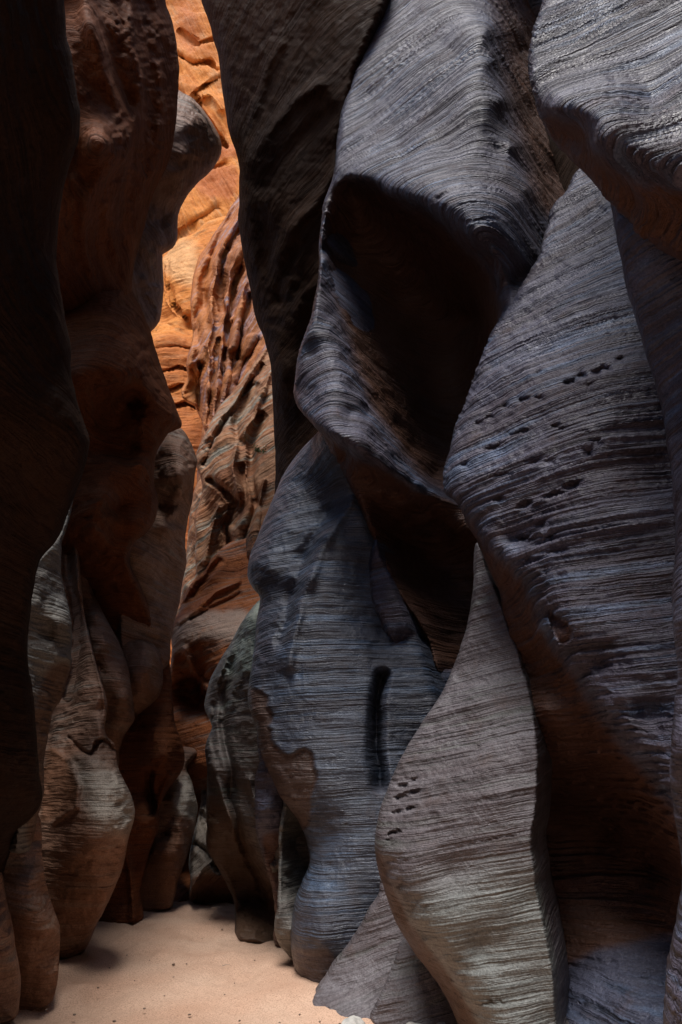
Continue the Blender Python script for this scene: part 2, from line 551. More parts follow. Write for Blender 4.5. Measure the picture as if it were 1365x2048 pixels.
rock('rock_buttress', 'large swelling grey rock face crossed by rows of small pits on the right',
     [(1160, 336), (1133, 382), (1108, 408), (1096, 440), (1085, 490), (1060, 540), (1022, 600), (988, 660), (962, 720), (940, 780), (915, 840),
      (900, 900), (888, 945), (893, 985), (918, 1010), (930, 1045), (955, 1085), (975, 1130), (1000, 1195), (1010, 1300), (1000, 1500), (990, 1700), (1000, 2200),
      (1500, 2200), (1500, 320), (1300, 300)],
     [(888, 945, 5.0), (900, 900, 5.02), (940, 780, 5.2), (1020, 600, 5.5), (1096, 440, 5.8), (1160, 336, 6.1), (1000, 900, 4.6), (1100, 900, 4.2), (1200, 900, 3.95),
      (1330, 900, 3.85), (1100, 1080, 4.15), (1200, 1180, 3.85), (1330, 1200, 3.65), (1150, 600, 4.75), (1250, 600, 4.45), (1190, 420, 5.35), (1250, 400, 5.0),
      (1200, 1330, 3.9), (1300, 1430, 3.62), (1030, 1080, 4.5), (1060, 760, 4.55), (1200, 750, 4.15), (1480, 900, 3.6), (1480, 1400, 3.3), (1480, 400, 4.6),
      (930, 1040, 4.85), (958, 1072, 4.75), (985, 1100, 4.65), (1012, 1125, 4.55), (1040, 1155, 4.45), (1060, 1198, 4.37), (1082, 1250, 4.28), (1105, 1290, 4.2), (1140, 1335, 4.1), (1172, 1375, 4.0),
      (1200, 1425, 3.92), (1232, 1465, 3.84), (1262, 1498, 3.76), (1312, 1560, 3.62), (1350, 1620, 3.5), (1450, 1720, 3.2),
      (940, 1068, 5.05), (965, 1098, 4.98), (990, 1125, 4.9), (1015, 1155, 4.82), (1040, 1190, 4.75), (1062, 1240, 4.7), (1085, 1290, 4.64), (1120, 1335, 4.58), (1150, 1375, 4.5), (1175, 1420, 4.44), (1205, 1462, 4.38), (1240, 1510, 4.3),
      (1290, 1570, 4.2), (1330, 1630, 4.1), (1430, 1735, 3.7),
      (1000, 1195, 5.2), (1050, 1350, 5.15), (1090, 1420, 4.75), (1120, 1500, 4.95), (1200, 1560, 5.05), (1100, 1600, 5.8), (1200, 1680, 5.7), (1300, 1730, 5.3),
      (1100, 1750, 5.6), (1200, 1830, 5.3), (1140, 1950, 5.1), (1250, 1930, 4.85), (1150, 2048, 4.75), (1250, 2010, 4.55), (1320, 2048, 4.3), (1200, 2200, 4.3), (1400, 2100, 4.1), (1000, 2200, 4.9), (1000, 1700, 5.9), (1460, 1850, 4.8)],
     GREY, step=2.5, c=7, roll=(22, 0.16), und=0.02, rib=0.04, dip=(0.02, 0.0), thick=1.5, side=0.8, seed=2, chip=2.2, rf=9, rough=2.0,
     steps=[([(925, 1035), (945, 1060), (985, 1105), (1035, 1158), (1058, 1205), (1080, 1262), (1110, 1310), (1145, 1355), (1170, 1400), (1200, 1445), (1235, 1490), (1290, 1555), (1350, 1625), (1480, 1740), (1480, 1830), (1200, 1900), (1000, 1960), (960, 1400), (900, 1080)], 0.0, 12, 1.0, 'underside'),  # brown tint on underside and recess, deepening their shade by colour
            ([(1098, 1228), (1120, 1235), (1135, 1250), (1142, 1275), (1128, 1290), (1110, 1270)], 0.06, 4, 0.8), ([(1090, 1960), (1360, 1900), (1400, 2100), (1090, 2120)], 0.0, 90, -0.3)],
     pits=[(1140, 765, 16, 9, 10, .12), (1165, 752, 14, 10, 0, .12), (1196, 745, 16, 11, 20, .14), (1215, 738, 12, 9, 0, .1), (1240, 720, 9, 6, 20, .08), (1180, 770, 10, 6, 10, .08),
           (940, 780, 14, 6, 25, .1), (962, 850, 13, 8, 20, .1), (985, 835, 10, 6, 25, .09), (1010, 815, 14, 7, 20, .1), (1050, 800, 14, 6, 20, .1), (1078, 798, 9, 6, 20, .08),
           (1110, 853, 10, 5, 20, .08), (1125, 855, 10, 5, 15, .08), (1040, 865, 26, 5, 18, .1), (990, 895, 24, 5, 20, .1), (1180, 905, 13, 8, 15, .12), (1195, 888, 11, 7, 10, .12), (1100, 925, 16, 9, 10, .1),
           (1070, 925, 12, 6, 15, .08), (1145, 970, 22, 6, 15, .1), (1110, 990, 22, 6, 15, .1), (1050, 1010, 14, 7, 10, .1), (1050, 1080, 17, 11, 5, .16), (1099, 1075, 10, 11, 0, .13), (1085, 1048, 14, 6, 20, .1),
           (1115, 1102, 30, 5, 12, .07), (1060, 1122, 26, 5, 14, .09), (930, 930, 12, 6, 20, .08), (1000, 1000, 14, 6, 15, .09), (1075, 745, 12, 5, 15, .06), (920, 860, 8, 10, 0, .09), (1010, 950, 18, 4, 15, .07),
           (1110, 1240, 26, 14, -35, .14)])

rock('rock_wall', 'shaded near rock wall at the right edge of the canyon',
     [(1218, 395), (1235, 480), (1255, 580), (1287, 690), (1318, 800), (1336, 900), (1348, 1000), (1352, 1060), (1350, 1120), (1345, 1190), (1348, 1260),
      (1356, 1340), (1350, 1400), (1343, 1480), (1340, 1550), (1348, 1620), (1358, 1690), (1363, 1740), (1358, 1800), (1345, 1870), (1335, 1930), (1328, 2000),
      (1327, 2060), (1320, 2350), (1700, 2350), (1700, 260), (1400, 250), (1240, 270), (1190, 320)],
     [(1218, 398, 3.3), (1255, 580, 3.4), (1318, 800, 3.5), (1348, 1000, 3.3), (1350, 1120, 3.1), (1350, 1400, 2.95), (1340, 1550, 2.9), (1363, 1740, 3.05), (1330, 2000, 2.75), (1325, 2300, 2.4),
      (1300, 450, 3.15), (1365, 600, 3.2), (1365, 800, 3.3), (1368, 1000, 3.1), (1368, 1200, 2.75), (1365, 1500, 2.66), (1450, 1200, 2.45), (1690, 1200, 2.0), (1450, 800, 2.9),
      (1690, 600, 2.6), (1450, 1700, 2.6), (1690, 2000, 1.8), (1400, 2000, 2.5), (1690, 2340, 1.7), (1690, 320, 2.9), (1450, 420, 3.05), (1300, 280, 3.4)],
     GREY, step=3, c=25, roll=(12, 0.12), und=0.03, rib=0.014, dip=(0.05, 0), thick=1.2, side=0.8, seed=3, rf=12, lean=0.0)

rock('rock_fin', 'tall flat grey rock fin with fine slanting lines standing in the right foreground',
     [(957, 1085), (948, 1118), (946, 1180), (936, 1240), (922, 1290), (905, 1340), (882, 1390), (842, 1450), (806, 1510), (776, 1570), (757, 1630), (750, 1685),
      (758, 1740), (775, 1800), (800, 1860), (832, 1910), (860, 1945), (890, 1990), (915, 2048), (935, 2140), (1140, 2140), (1117, 2048), (1112, 1960), (1100, 1880),
      (1083, 1800), (1074, 1740), (1068, 1680), (1076, 1620), (1080, 1560), (1077, 1470), (1065, 1390), (1045, 1320), (1020, 1250), (1000, 1190), (975, 1130)],
     [(948, 1150, 5.6), (905, 1340, 5.5), (806, 1510, 5.4), (750, 1685, 5.25), (900, 1600, 4.9), (1000, 1600, 4.68), (1070, 1600, 4.65), (950, 1400, 5.1), (1040, 1400, 4.98),
      (980, 1250, 5.35), (900, 1750, 4.82), (1000, 1800, 4.62), (1070, 1800, 4.62), (960, 1900, 4.72), (1080, 1950, 4.58), (1000, 2048, 4.55), (1110, 2048, 4.55), (1040, 2140, 4.5),
      (765, 1712, 5.12), (782, 1760, 5.06), (802, 1800, 5.02), (825, 1842, 4.98), (850, 1885, 4.94), (880, 1925, 4.9), (908, 1962, 4.86), (930, 2000, 4.82), (952, 2035, 4.78), (985, 2110, 4.7),
      (752, 1728, 5.4), (766, 1775, 5.38), (786, 1830, 5.36), (812, 1880, 5.34), (840, 1918, 5.3), (868, 1955, 5.28), (893, 1995, 5.24), (915, 2048, 5.2), (935, 2130, 5.15)],
     MAUVE, step=2.5, c=8, roll=(10, 0.10), und=0.014, rib=0.006, dip=(0.2, 0.0), thick=0.9, side=0.25, seed=4, chip=2.0, rf=14, rough=1.3,
     steps=[([(748, 1700), (762, 1712), (779, 1760), (799, 1800), (822, 1842), (847, 1885), (877, 1925), (905, 1962), (927, 2000), (949, 2035), (985, 2130), (900, 2130), (800, 1900), (740, 1760)], 0.0, 5, 1.0, 'undercut'),  # brown broken rock; the tint also paints shade along the undercut
            ([(770, 1830), (1130, 1760), (1150, 2150), (960, 2150), (880, 1960)], 0.0, 70, -0.9)],
     pits=[(805, 1570, 12, 4, 15, .08), (830, 1560, 10, 5, 20, .08), (800, 1592, 14, 4, 15, .09), (828, 1584, 16, 5, 15, .11), (795, 1625, 12, 4, 15, .1), (820, 1615, 14, 4, 15, .1), (785, 1668, 14, 4, 12, .1), (772, 1680, 7, 3, 10, .06),
           (800, 1662, 8, 3, 15, .07), (1000, 1675, 90, 2.0, 12, .02), (960, 1605, 110, 1.8, 12, .018), (970, 2008, 50, 3, 5, .03)])

rock('rock_shoulder', 'tall ribbed grey rock with a deep black hollow scooped out beneath its upper face',
     [(748, -90), (735, 0), (722, 70), (702, 160), (682, 230), (673, 290), (667, 350), (647, 410), (638, 480), (637, 540), (622, 630), (596, 710), (587, 780), (592, 805),
      (605, 825), (640, 865), (655, 895), (672, 920), (690, 955), (715, 1000), (735, 1050), (750, 1090), (770, 1140), (795, 1190), (830, 1240), (855, 1290), (868, 1340),
      (878, 1420), (885, 1520), (1000, 1520), (1100, 1150), (1180, 700), (1260, 400), (1280, -90)],
     [(637, 500, 7.4), (590, 780, 7.0), (672, 300, 7.6), (700, 170, 7.9), (735, 0, 8.3), (745, -400, 9.6), (800, 100, 7.3), (900, 100, 6.6), (975, 60, 6.3), (800, 300, 6.65), (900, 300, 6.1), (1000, 300, 6.0),
      (1060, 450, 5.85), (1030, 560, 5.75), (740, 300, 7.0), (900, -400, 8.0), (1000, -200, 6.9),
      (657, 392, 7.38), (675, 366, 7.2), (700, 350, 6.98), (720, 356, 6.85), (740, 364, 6.74), (760, 376, 6.6), (780, 388, 6.35), (805, 400, 6.2), (830, 412, 6.05), (855, 426, 5.93), (880, 442, 5.83), (900, 460, 5.76), (920, 480, 5.7), (942, 498, 5.66),
      (965, 515, 5.62), (985, 535, 5.6), (998, 560, 5.6), (1003, 600, 5.62), (1005, 650, 5.7),
      (655, 430, 7.42), (680, 392, 7.5), (702, 378, 7.5), (740, 392, 7.4), (780, 415, 7.2), (830, 440, 7.05), (870, 468, 6.95), (905, 500, 6.85), (945, 535, 6.75), (972, 575, 6.7), (980, 640, 6.75),
      (800, 600, 8.9), (900, 700, 9.2), (960, 850, 9.2), (730, 520, 8.3), (860, 800, 9.0), (950, 640, 8.6),
      (646, 480, 7.32), (648, 520, 7.25), (652, 560, 7.15), (660, 605, 7.0), (672, 650, 6.85), (686, 700, 6.7), (704, 750, 6.55), (724, 800, 6.45), (748, 850, 6.4), (776, 900, 6.45), (620, 700, 6.75), (640, 780, 6.35), (700, 830, 6.25),
      (668, 480, 7.9), (672, 520, 7.95), (680, 560, 7.9), (692, 605, 7.8), (706, 650, 7.7), (722, 700, 7.6), (742, 750, 7.5), (764, 800, 7.5), (790, 850, 7.6), (822, 900, 7.8), (870, 950, 8.2), (820, 820, 8.3), (770, 700, 8.3),
      (595, 815, 6.78), (612, 832, 6.5), (640, 852, 6.2), (660, 872, 6.12), (682, 888, 6.08), (705, 902, 6.06), (730, 915, 6.08), (755, 928, 6.18), (780, 940, 6.38), (810, 952, 6.7), (840, 968, 7.0), (865, 985, 7.25), (890, 1005, 7.4), (940, 1060, 7.5),
      (652, 885, 6.85), (672, 920, 6.9), (690, 955, 6.95), (735, 1050, 6.95), (770, 1140, 6.95), (800, 1195, 7.0), (690, 908, 6.7), (740, 945, 6.75), (790, 975, 7.1), (840, 1010, 7.5),
      (760, 1020, 7.3), (800, 1080, 7.8), (850, 1120, 8.2), (900, 1160, 8.3), (880, 1060, 8.0), (930, 1120, 8.2), (835, 1250, 7.1), (870, 1330, 7.2), (900, 1280, 7.8), (910, 1400, 7.6), (950, 1500, 7.8), (960, 1250, 8.2),
      (985, 120, 6.2), (1003, 200, 6.1), (1025, 290, 5.98), (1055, 380, 5.88), (1045, 100, 8.2), (1030, 20, 8.2), (1085, 220, 8.2), (1120, 0, 9.6), (1110, 340, 7.6), (1170, 350, 8.6), (1250, 0, 9.8), (1250, -300, 10.5), (1150, 650, 6.9), (1100, 900, 7.4)],
     GREY, step=2.5, c=7, roll=(14, 0.22), und=0.02, rib=0.034, dip=(0.08, 0.0), thick=4.5, side=0.5, seed=5, fine=0.45, chip=0.9, rf=11, rough=0.9,
     pits=[(900, 470, 20, 6, -35, .06), (965, 440, 40, 4, 8, .06), (940, 405, 40, 3, 12, .04), (880, 395, 26, 4, 30, .06)],
     steps=[([(985, -100), (1002, 60), (1020, 180), (1052, 310), (1085, 420), (1170, 430), (1300, 300), (1300, -100)], 0.0, 26, 1.0),  # right flank darkened by tint: painted shade
            ([(655, 470), (662, 395), (690, 362), (740, 376), (790, 402), (850, 432), (900, 470), (945, 512), (985, 560), (1010, 680), (980, 1000), (900, 980), (830, 930), (770, 850), (720, 740), (690, 640), (668, 540)], 0.0, 14, 1.0, 'hollow'),  # shade inside the hollow painted with the brown tint
            ([(590, 820), (640, 862), (682, 897), (730, 925), (780, 950), (840, 985), (900, 1000), (1010, 1100), (1000, 1540), (860, 1540), (780, 1200), (690, 1000), (640, 890)], 0.0, 7, 1.0, 'underside'),  # bare-rock brown that also paints shade below the lower lip
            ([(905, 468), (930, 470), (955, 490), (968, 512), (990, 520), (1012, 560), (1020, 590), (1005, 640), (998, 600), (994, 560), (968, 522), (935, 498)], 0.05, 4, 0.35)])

rock('rock_flute', 'narrow ribbed column in the dark niche beside the blue-grey rock',
     [(752, 1074), (744, 1094), (737, 1120), (736, 1160), (746, 1205), (765, 1250), (781, 1285), (788, 1320), (790, 1400), (797, 1480), (806, 1560), (960, 1560), (960, 1350), (880, 1330), (835, 1262), (795, 1165)],
     [(738, 1150, 7.15), (760, 1110, 7.0), (775, 1180, 6.98), (790, 1290, 7.05), (810, 1250, 6.98), (830, 1350, 7.2), (800, 1450, 7.05), (850, 1300, 7.3), (900, 1500, 7.3), (950, 1200, 7.5), (815, 1400, 7.0)],
     GREY, step=3, c=14, roll=(16, 0.2), und=0.02, rib=0.012, thick=0.8, side=0.5, seed=6)

rock('rock_pillar', 'blue-grey rounded pillar of finely lined rock with a peeling brown patch on its left edge',
     [(660, 850), (622, 880), (592, 912), (567, 948), (545, 1000), (520, 1060), (503, 1105), (495, 1150), (505, 1175), (521, 1195), (514, 1240), (510, 1280), (502, 1340), (496, 1390), (500, 1420),
      (512, 1450), (518, 1490), (530, 1525), (545, 1560), (562, 1595), (582, 1620), (602, 1650), (616, 1690), (619, 1725), (604, 1762), (590, 1800), (583, 1850), (582, 1890), (588, 1930),
      (600, 1957), (616, 1978), (650, 1990), (850, 1990), (900, 1700), (880, 1400), (835, 1262), (792, 1165), (752, 1070), (712, 965), (690, 900)],
     [(625, 885, 7.5), (567, 948, 8.25), (520, 1060, 8.2), (497, 1150, 8.0), (510, 1280, 7.6), (498, 1390, 7.35), (545, 1560, 7.0), (616, 1690, 6.95), (583, 1850, 6.75), (600, 1957, 6.72),
      (640, 1800, 6.55), (640, 1880, 6.42), (640, 1975, 6.58), (700, 1700, 6.55), (760, 1700, 6.5), (700, 1500, 6.6), (620, 1450, 6.75), (760, 1400, 6.75), (600, 1540, 6.75), (660, 1600, 6.62),
      (740, 1830, 6.55), (740, 1960, 6.5), (650, 1300, 6.85), (560, 1300, 7.1), (780, 1250, 7.2), (740, 1130, 7.25), (720, 1300, 6.85),
      (700, 990, 7.25), (660, 1070, 7.12), (620, 1150, 7.08), (590, 1220, 7.12), (570, 1290, 7.08), (640, 1020, 7.6), (600, 1110, 7.5), (570, 1190, 7.5), (545, 1250, 7.42),
      (560, 1060, 7.75), (530, 1130, 7.6), (590, 1000, 7.85), (620, 940, 7.65), (640, 905, 7.2), (680, 920, 7.0), (690, 960, 7.2), (740, 1000, 7.15), (850, 1500, 6.9), (860, 1900, 6.5), (640, 870, 7.0), (750, 850, 6.9)],
     SLATE, step=2.5, c=16, roll=(24, 0.24), und=0.012, rib=0.008, dip=(0.03, 0), thick=1.4, side=0.5, seed=7, rf=22, rough=0.9,
     steps=[([(480, 1380), (522, 1382), (538, 1400), (535, 1412), (548, 1425), (545, 1445), (538, 1455), (546, 1460), (545, 1480), (560, 1500), (575, 1510), (600, 1500), (622, 1505), (630, 1540), (632, 1570), (622, 1600), (618, 1650), (600, 1660), (480, 1500)], 0.045, 4, 1.0, 'bare_patch'),
            ([(560, 1905), (620, 1900), (660, 1905), (670, 1930), (650, 2000), (580, 2000)], 0.012, 6, 0.75)],
     grooves=[([(768, 1350), (757, 1400), (752, 1460), (749, 1520), (753, 1562)], 12, 0.42), ([(700, 1010), (650, 1090), (612, 1170), (585, 1260), (572, 1330)], 12, -0.10), ([(655, 1020), (612, 1110), (580, 1200), (556, 1290)], 12, 0.12)],
     pits=[(697, 1224, 16, 8, 0, .02), (650, 1835, 7, 8, 0, .02)])

rock('rock_apron', 'pale gritty rock slope fanning out onto the sand beside the tall rock fin',
     [(770, 1740), (757, 1785), (737, 1820), (712, 1862), (690, 1895), (662, 1932), (640, 1965), (622, 1990), (612, 2008), (640, 2040), (1000, 2120), (1000, 1800)],
     [(757, 1785, 6.32), (700, 1885, 6.35), (617, 1998, 6.25), (650, 2020, 6.0), (740, 2035, 5.82), (660, 1975, 6.2), (800, 1880, 6.1), (760, 1950, 6.05), (740, 2000, 5.95), (850, 2060, 5.7), (900, 1900, 6.0), (980, 2100, 5.6), (700, 1940, 6.2)],
     MAUVE, step=3, c=30, roll=(10, 0.12), und=0.035, und_f=2.2, rib=0.01, fine=0.4, dip=(0.35, 0), thick=0.6, side=0.3, seed=8, rough=1.3)

rock('rock_wedge', 'smooth triangular rock wedge leaning between the pale slope and the rock fin',
     [(808, 1878), (790, 1920), (770, 1965), (755, 2000), (741, 2036), (770, 2070), (1000, 2100), (960, 1950), (860, 1880)],
     [(805, 1885, 5.95), (742, 2035, 5.78), (800, 2000, 5.72), (850, 2050, 5.58), (880, 1950, 5.75), (950, 2050, 5.5)],
     MAUVE, step=3, c=25, roll=(5, 0.05), und=0.02, rib=0.007, fine=0.4, dip=(0.3, 0), thick=0.5, side=0.3, seed=9)

rock('rock_fin', 'small pale grey fin tucked under the left edge of the blue-grey pillar at the sand',
     [(585, 1560), (565, 1620), (557, 1690), (558, 1760), (552, 1820), (549, 1858), (558, 1888), (573, 1906), (590, 1925), (606, 1950), (640, 1985), (660, 1985), (660, 1560)],
     [(560, 1660, 7.25), (600, 1680, 7.75), (558, 1760, 7.15), (590, 1770, 7.5), (552, 1855, 7.0), (585, 1860, 6.95), (575, 1904, 7.15), (600, 1950, 7.2), (640, 1900, 7.1), (565, 1820, 7.0), (640, 1980, 7.1), (600, 1590, 7.6)],
     PALE, step=3, c=14, roll=(8, 0.1), und=0.015, rib=0.006, thick=0.6, side=0.4, seed=10, rf=20)

rock('rock_fin', 'thin grey fin with ragged white edges wedged behind the blue-grey pillar',
     [(528, 1440), (518, 1520), (513, 1548), (508, 1595), (511, 1640), (520, 1690), (533, 1735), (545, 1775), (552, 1825), (558, 1900), (640, 1900), (640, 1440)],
     [(512, 1560, 7.75), (508, 1600, 7.7), (535, 1550, 7.45), (530, 1610, 7.4), (560, 1600, 7.5), (545, 1670, 7.6), (525, 1690, 7.8), (552, 1760, 7.8), (556, 1850, 7.75), (600, 1650, 8.0), (600, 1850, 8.0), (570, 1460, 7.8)],
     GREY, step=3, c=14, roll=(10, 0.12), und=0.025, rib=0.013, thick=0.6, side=0.4, seed=11, rf=16, rough=1.6,
     steps=[([(535, 1668), (600, 1680), (600, 1900), (540, 1880), (530, 1720)], 0.05, 5, 0.9)])

rock('rock_lobe', 'twisting ribbed lobe with a greenish grey shoulder and dark undercut base in mid canyon',
     [(560, 1150), (535, 1188), (520, 1200), (490, 1235), (462, 1285), (440, 1320), (420, 1360), (411, 1400), (411, 1420), (420, 1440), (425, 1455), (415, 1480), (411, 1500),
      (415, 1550), (413, 1600), (414, 1650), (413, 1690), (425, 1717), (442, 1745), (460, 1780), (469, 1808), (471, 1840), (475, 1880), (520, 1890), (660, 1900), (660, 1150)],
     [(520, 1200, 9.3), (462, 1285, 9.5), (413, 1400, 9.6), (440, 1400, 9.2), (500, 1240, 8.75), (490, 1320, 8.35), (530, 1300, 8.0), (520, 1400, 7.95), (480, 1400, 8.5),
      (415, 1490, 9.1), (435, 1520, 8.7), (415, 1620, 9.0), (440, 1650, 8.75), (480, 1500, 8.45), (520, 1520, 8.0), (535, 1620, 7.9), (500, 1600, 8.35), (545, 1740, 7.95), (470, 1700, 9.0), (510, 1740, 9.1),
      (425, 1715, 9.2), (470, 1790, 9.5), (520, 1800, 9.6), (474, 1866, 8.55), (510, 1866, 8.5), (550, 1880, 8.5), (500, 1840, 8.9), (600, 1600, 8.0), (600, 1850, 8.6), (620, 1200, 8.6)],
     GREEN, step=2.2, c=14, roll=(12, 0.2), und=0.02, rib=0.012, thick=1.2, side=0.4, seed=12, chip=3.2, rf=18, gmul=0.6, rough=0.8,
     grooves=[([(470, 1320), (452, 1370), (446, 1420), (452, 1470), (460, 1530), (468, 1600), (490, 1680), (520, 1770)], 9, 0.4), ([(418, 1480), (430, 1530), (445, 1590), (470, 1660)], 8, -0.2),
              ([(520, 1190), (480, 1260), (450, 1330), (428, 1400)], 4, -0.12), ([(505, 1210), (462, 1300), (438, 1370)], 3, 0.12), ([(455, 1330), (430, 1390), (425, 1440)], 3, 0.1),
              ([(500, 1560), (520, 1640), (545, 1740)], 7, -0.25)],
     steps=[([(405, 1600), (440, 1600), (480, 1640), (530, 1730), (560, 1800), (560, 1900), (400, 1900)], 0.0, 16, 1.0, 'undercut'), ([(500, 1200), (545, 1180), (560, 1330), (490, 1350), (450, 1340)], 0.0, 14, -1.0)])  # undercut base darkened in colour to stand for shade

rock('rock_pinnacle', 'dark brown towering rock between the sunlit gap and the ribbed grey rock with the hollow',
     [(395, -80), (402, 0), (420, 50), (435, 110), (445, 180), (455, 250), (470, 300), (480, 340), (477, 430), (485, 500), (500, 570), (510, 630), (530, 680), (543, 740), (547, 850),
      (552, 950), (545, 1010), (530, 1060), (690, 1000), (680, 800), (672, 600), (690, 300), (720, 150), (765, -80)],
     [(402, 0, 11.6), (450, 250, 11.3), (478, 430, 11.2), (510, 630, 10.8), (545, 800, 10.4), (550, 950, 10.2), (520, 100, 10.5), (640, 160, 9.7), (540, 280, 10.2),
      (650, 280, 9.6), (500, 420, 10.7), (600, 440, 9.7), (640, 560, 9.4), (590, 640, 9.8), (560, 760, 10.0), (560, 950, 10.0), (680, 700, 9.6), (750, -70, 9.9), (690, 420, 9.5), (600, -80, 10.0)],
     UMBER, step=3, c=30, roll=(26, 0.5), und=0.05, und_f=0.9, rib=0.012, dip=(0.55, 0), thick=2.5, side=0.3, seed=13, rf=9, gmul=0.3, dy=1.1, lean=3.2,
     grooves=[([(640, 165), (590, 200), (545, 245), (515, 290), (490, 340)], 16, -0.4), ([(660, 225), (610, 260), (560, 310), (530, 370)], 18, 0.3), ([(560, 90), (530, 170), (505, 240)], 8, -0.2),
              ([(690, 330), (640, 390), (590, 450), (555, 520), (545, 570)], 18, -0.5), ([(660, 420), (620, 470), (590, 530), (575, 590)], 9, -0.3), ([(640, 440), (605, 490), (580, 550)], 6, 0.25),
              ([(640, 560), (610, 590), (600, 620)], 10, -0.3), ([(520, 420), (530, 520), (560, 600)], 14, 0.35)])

# ------------------------------------------------------------------ the middle of the canyon, seen through the gap
rock('rock_cliff', 'fluted orange and purple cliff lit by the sun behind the striped slope',
     [(520, 330), (482, 382), (466, 408), (446, 440), (421, 480), (401, 510), (389, 545), (383, 590), (382, 640), (386, 662), (383, 690), (373, 730), (376, 755), (362, 780), (366, 795),
      (378, 806), (390, 812), (399, 832), (404, 850), (400, 900), (410, 1000), (640, 1000), (640, 330)],
     [(482, 385, 19.3), (401, 510, 18.6), (383, 600, 18.0), (385, 670, 17.8), (375, 745, 17.3), (364, 785, 17.2), (400, 835, 17), (440, 500, 18.0), (430, 600, 17.6), (470, 560, 17.4), (500, 620, 16.8),
      (420, 690, 17.0), (470, 720, 16.9), (410, 780, 16.9), (450, 800, 16.6), (420, 850, 16.3), (520, 700, 16.3), (560, 700, 16.2), (560, 450, 17), (500, 980, 16), (390, 780, 17.6)],
     CLIFF, step=1.7, c=14, roll=(7, 0.3), und=0.14, und_f=1.3, rib=0.06, bedv=(-0.9, 0.0, 0.35), thick=2.5, side=0.6, seed=14, rf=5, lean=-3, gmul=0.9, rough=1.2,
     grooves=[([(480, 400), (450, 450), (425, 510), (410, 560), (408, 620)], 7, 0.5), ([(482, 420), (455, 470), (435, 530), (425, 590), (428, 650)], 6, -0.5), ([(478, 460), (450, 510), (442, 560), (448, 620)], 6, 0.6),
              ([(482, 500), (462, 540), (455, 590), (462, 640)], 6, -0.45), ([(490, 520), (470, 570), (458, 640), (450, 720)], 4, 0.7), ([(495, 560), (478, 620), (470, 690)], 7, -0.5), ([(505, 590), (485, 650), (478, 720)], 4, 0.5),
              ([(415, 590), (400, 640), (392, 690)], 9, 0.4), ([(430, 640), (415, 690), (420, 760), (410, 850)], 4, -0.35), ([(445, 690), (437, 760), (425, 830)], 4, -0.35), ([(438, 680), (428, 750), (416, 840)], 3, 0.35),
              ([(462, 700), (455, 770), (440, 820)], 4, -0.35), ([(452, 700), (445, 780)], 3, 0.4), ([(520, 680), (495, 720), (475, 770)], 5, 0.4), ([(405, 730), (398, 790), (402, 840)], 6, 0.6), ([(385, 700), (380, 745)], 8, -0.4)],
     steps=[([(372, 735), (392, 745), (400, 790), (398, 830), (370, 800), (360, 780)], 0.3, 4, 0.9), ([(385, 520), (430, 520), (425, 640), (380, 700), (370, 740), (430, 870), (400, 900), (350, 800), (380, 600)], 0.0, 14, 0.7)])

rock('rock_slope', 'striped rock slope with grey green and rust bands below the fluted cliff',
     [(600, 640), (560, 670), (543, 686), (520, 710), (500, 738), (480, 768), (462, 788), (440, 812), (425, 838), (410, 868), (398, 890), (392, 912), (394, 935), (402, 958), (404, 985), (396, 1010),
      (388, 1035), (390, 1085), (392, 1140), (392, 1200), (650, 1260), (650, 640)],
     [(543, 686, 15.6), (480, 768, 15.2), (410, 868, 14.9), (393, 920, 14.7), (400, 985, 14.7), (388, 1060, 14.6), (440, 880, 14.2), (510, 770, 14.6), (440, 960, 13.7), (480, 900, 13.8), (540, 780, 14.2),
      (540, 900, 13.4), (520, 1000, 13.2), (470, 1040, 13.6), (430, 1040, 14.4), (500, 1100, 13.2), (440, 1100, 14.5), (400, 1120, 14.6), (540, 1080, 13), (500, 1180, 13.4), (450, 1180, 14.2), (620, 900, 13.2), (620, 1200, 13), (420, 1200, 14.5)],
     RUST, step=1.7, c=12, roll=(7, 0.22), und=0.10, und_f=1.2, rib=0.05, dip=(0.55, 0.1), thick=1.8, side=0.6, seed=15, rf=5, gmul=0.9, lean=-4, rough=1.2,
     grooves=[([(535, 700), (500, 750), (470, 800), (440, 840), (415, 880)], 5, -0.3), ([(525, 730), (495, 775), (460, 830), (430, 880), (408, 930)], 4, 0.35), ([(505, 770), (490, 810), (478, 850), (480, 880)], 9, 0.6),
              ([(545, 740), (520, 790), (500, 840), (475, 880), (465, 930), (480, 985)], 6, -0.4), ([(520, 830), (500, 890), (495, 950), (505, 1000)], 8, 0.45), ([(480, 930), (490, 1000), (470, 1050)], 7, 0.4),
              ([(420, 960), (450, 985), (470, 1010), (455, 1060), (465, 1120)], 7, 0.5), ([(440, 1010), (420, 1060), (410, 1120)], 6, -0.3), ([(510, 1010), (490, 1060), (485, 1130)], 8, 0.4), ([(530, 960), (515, 1040), (500, 1110)], 5, -0.25)])

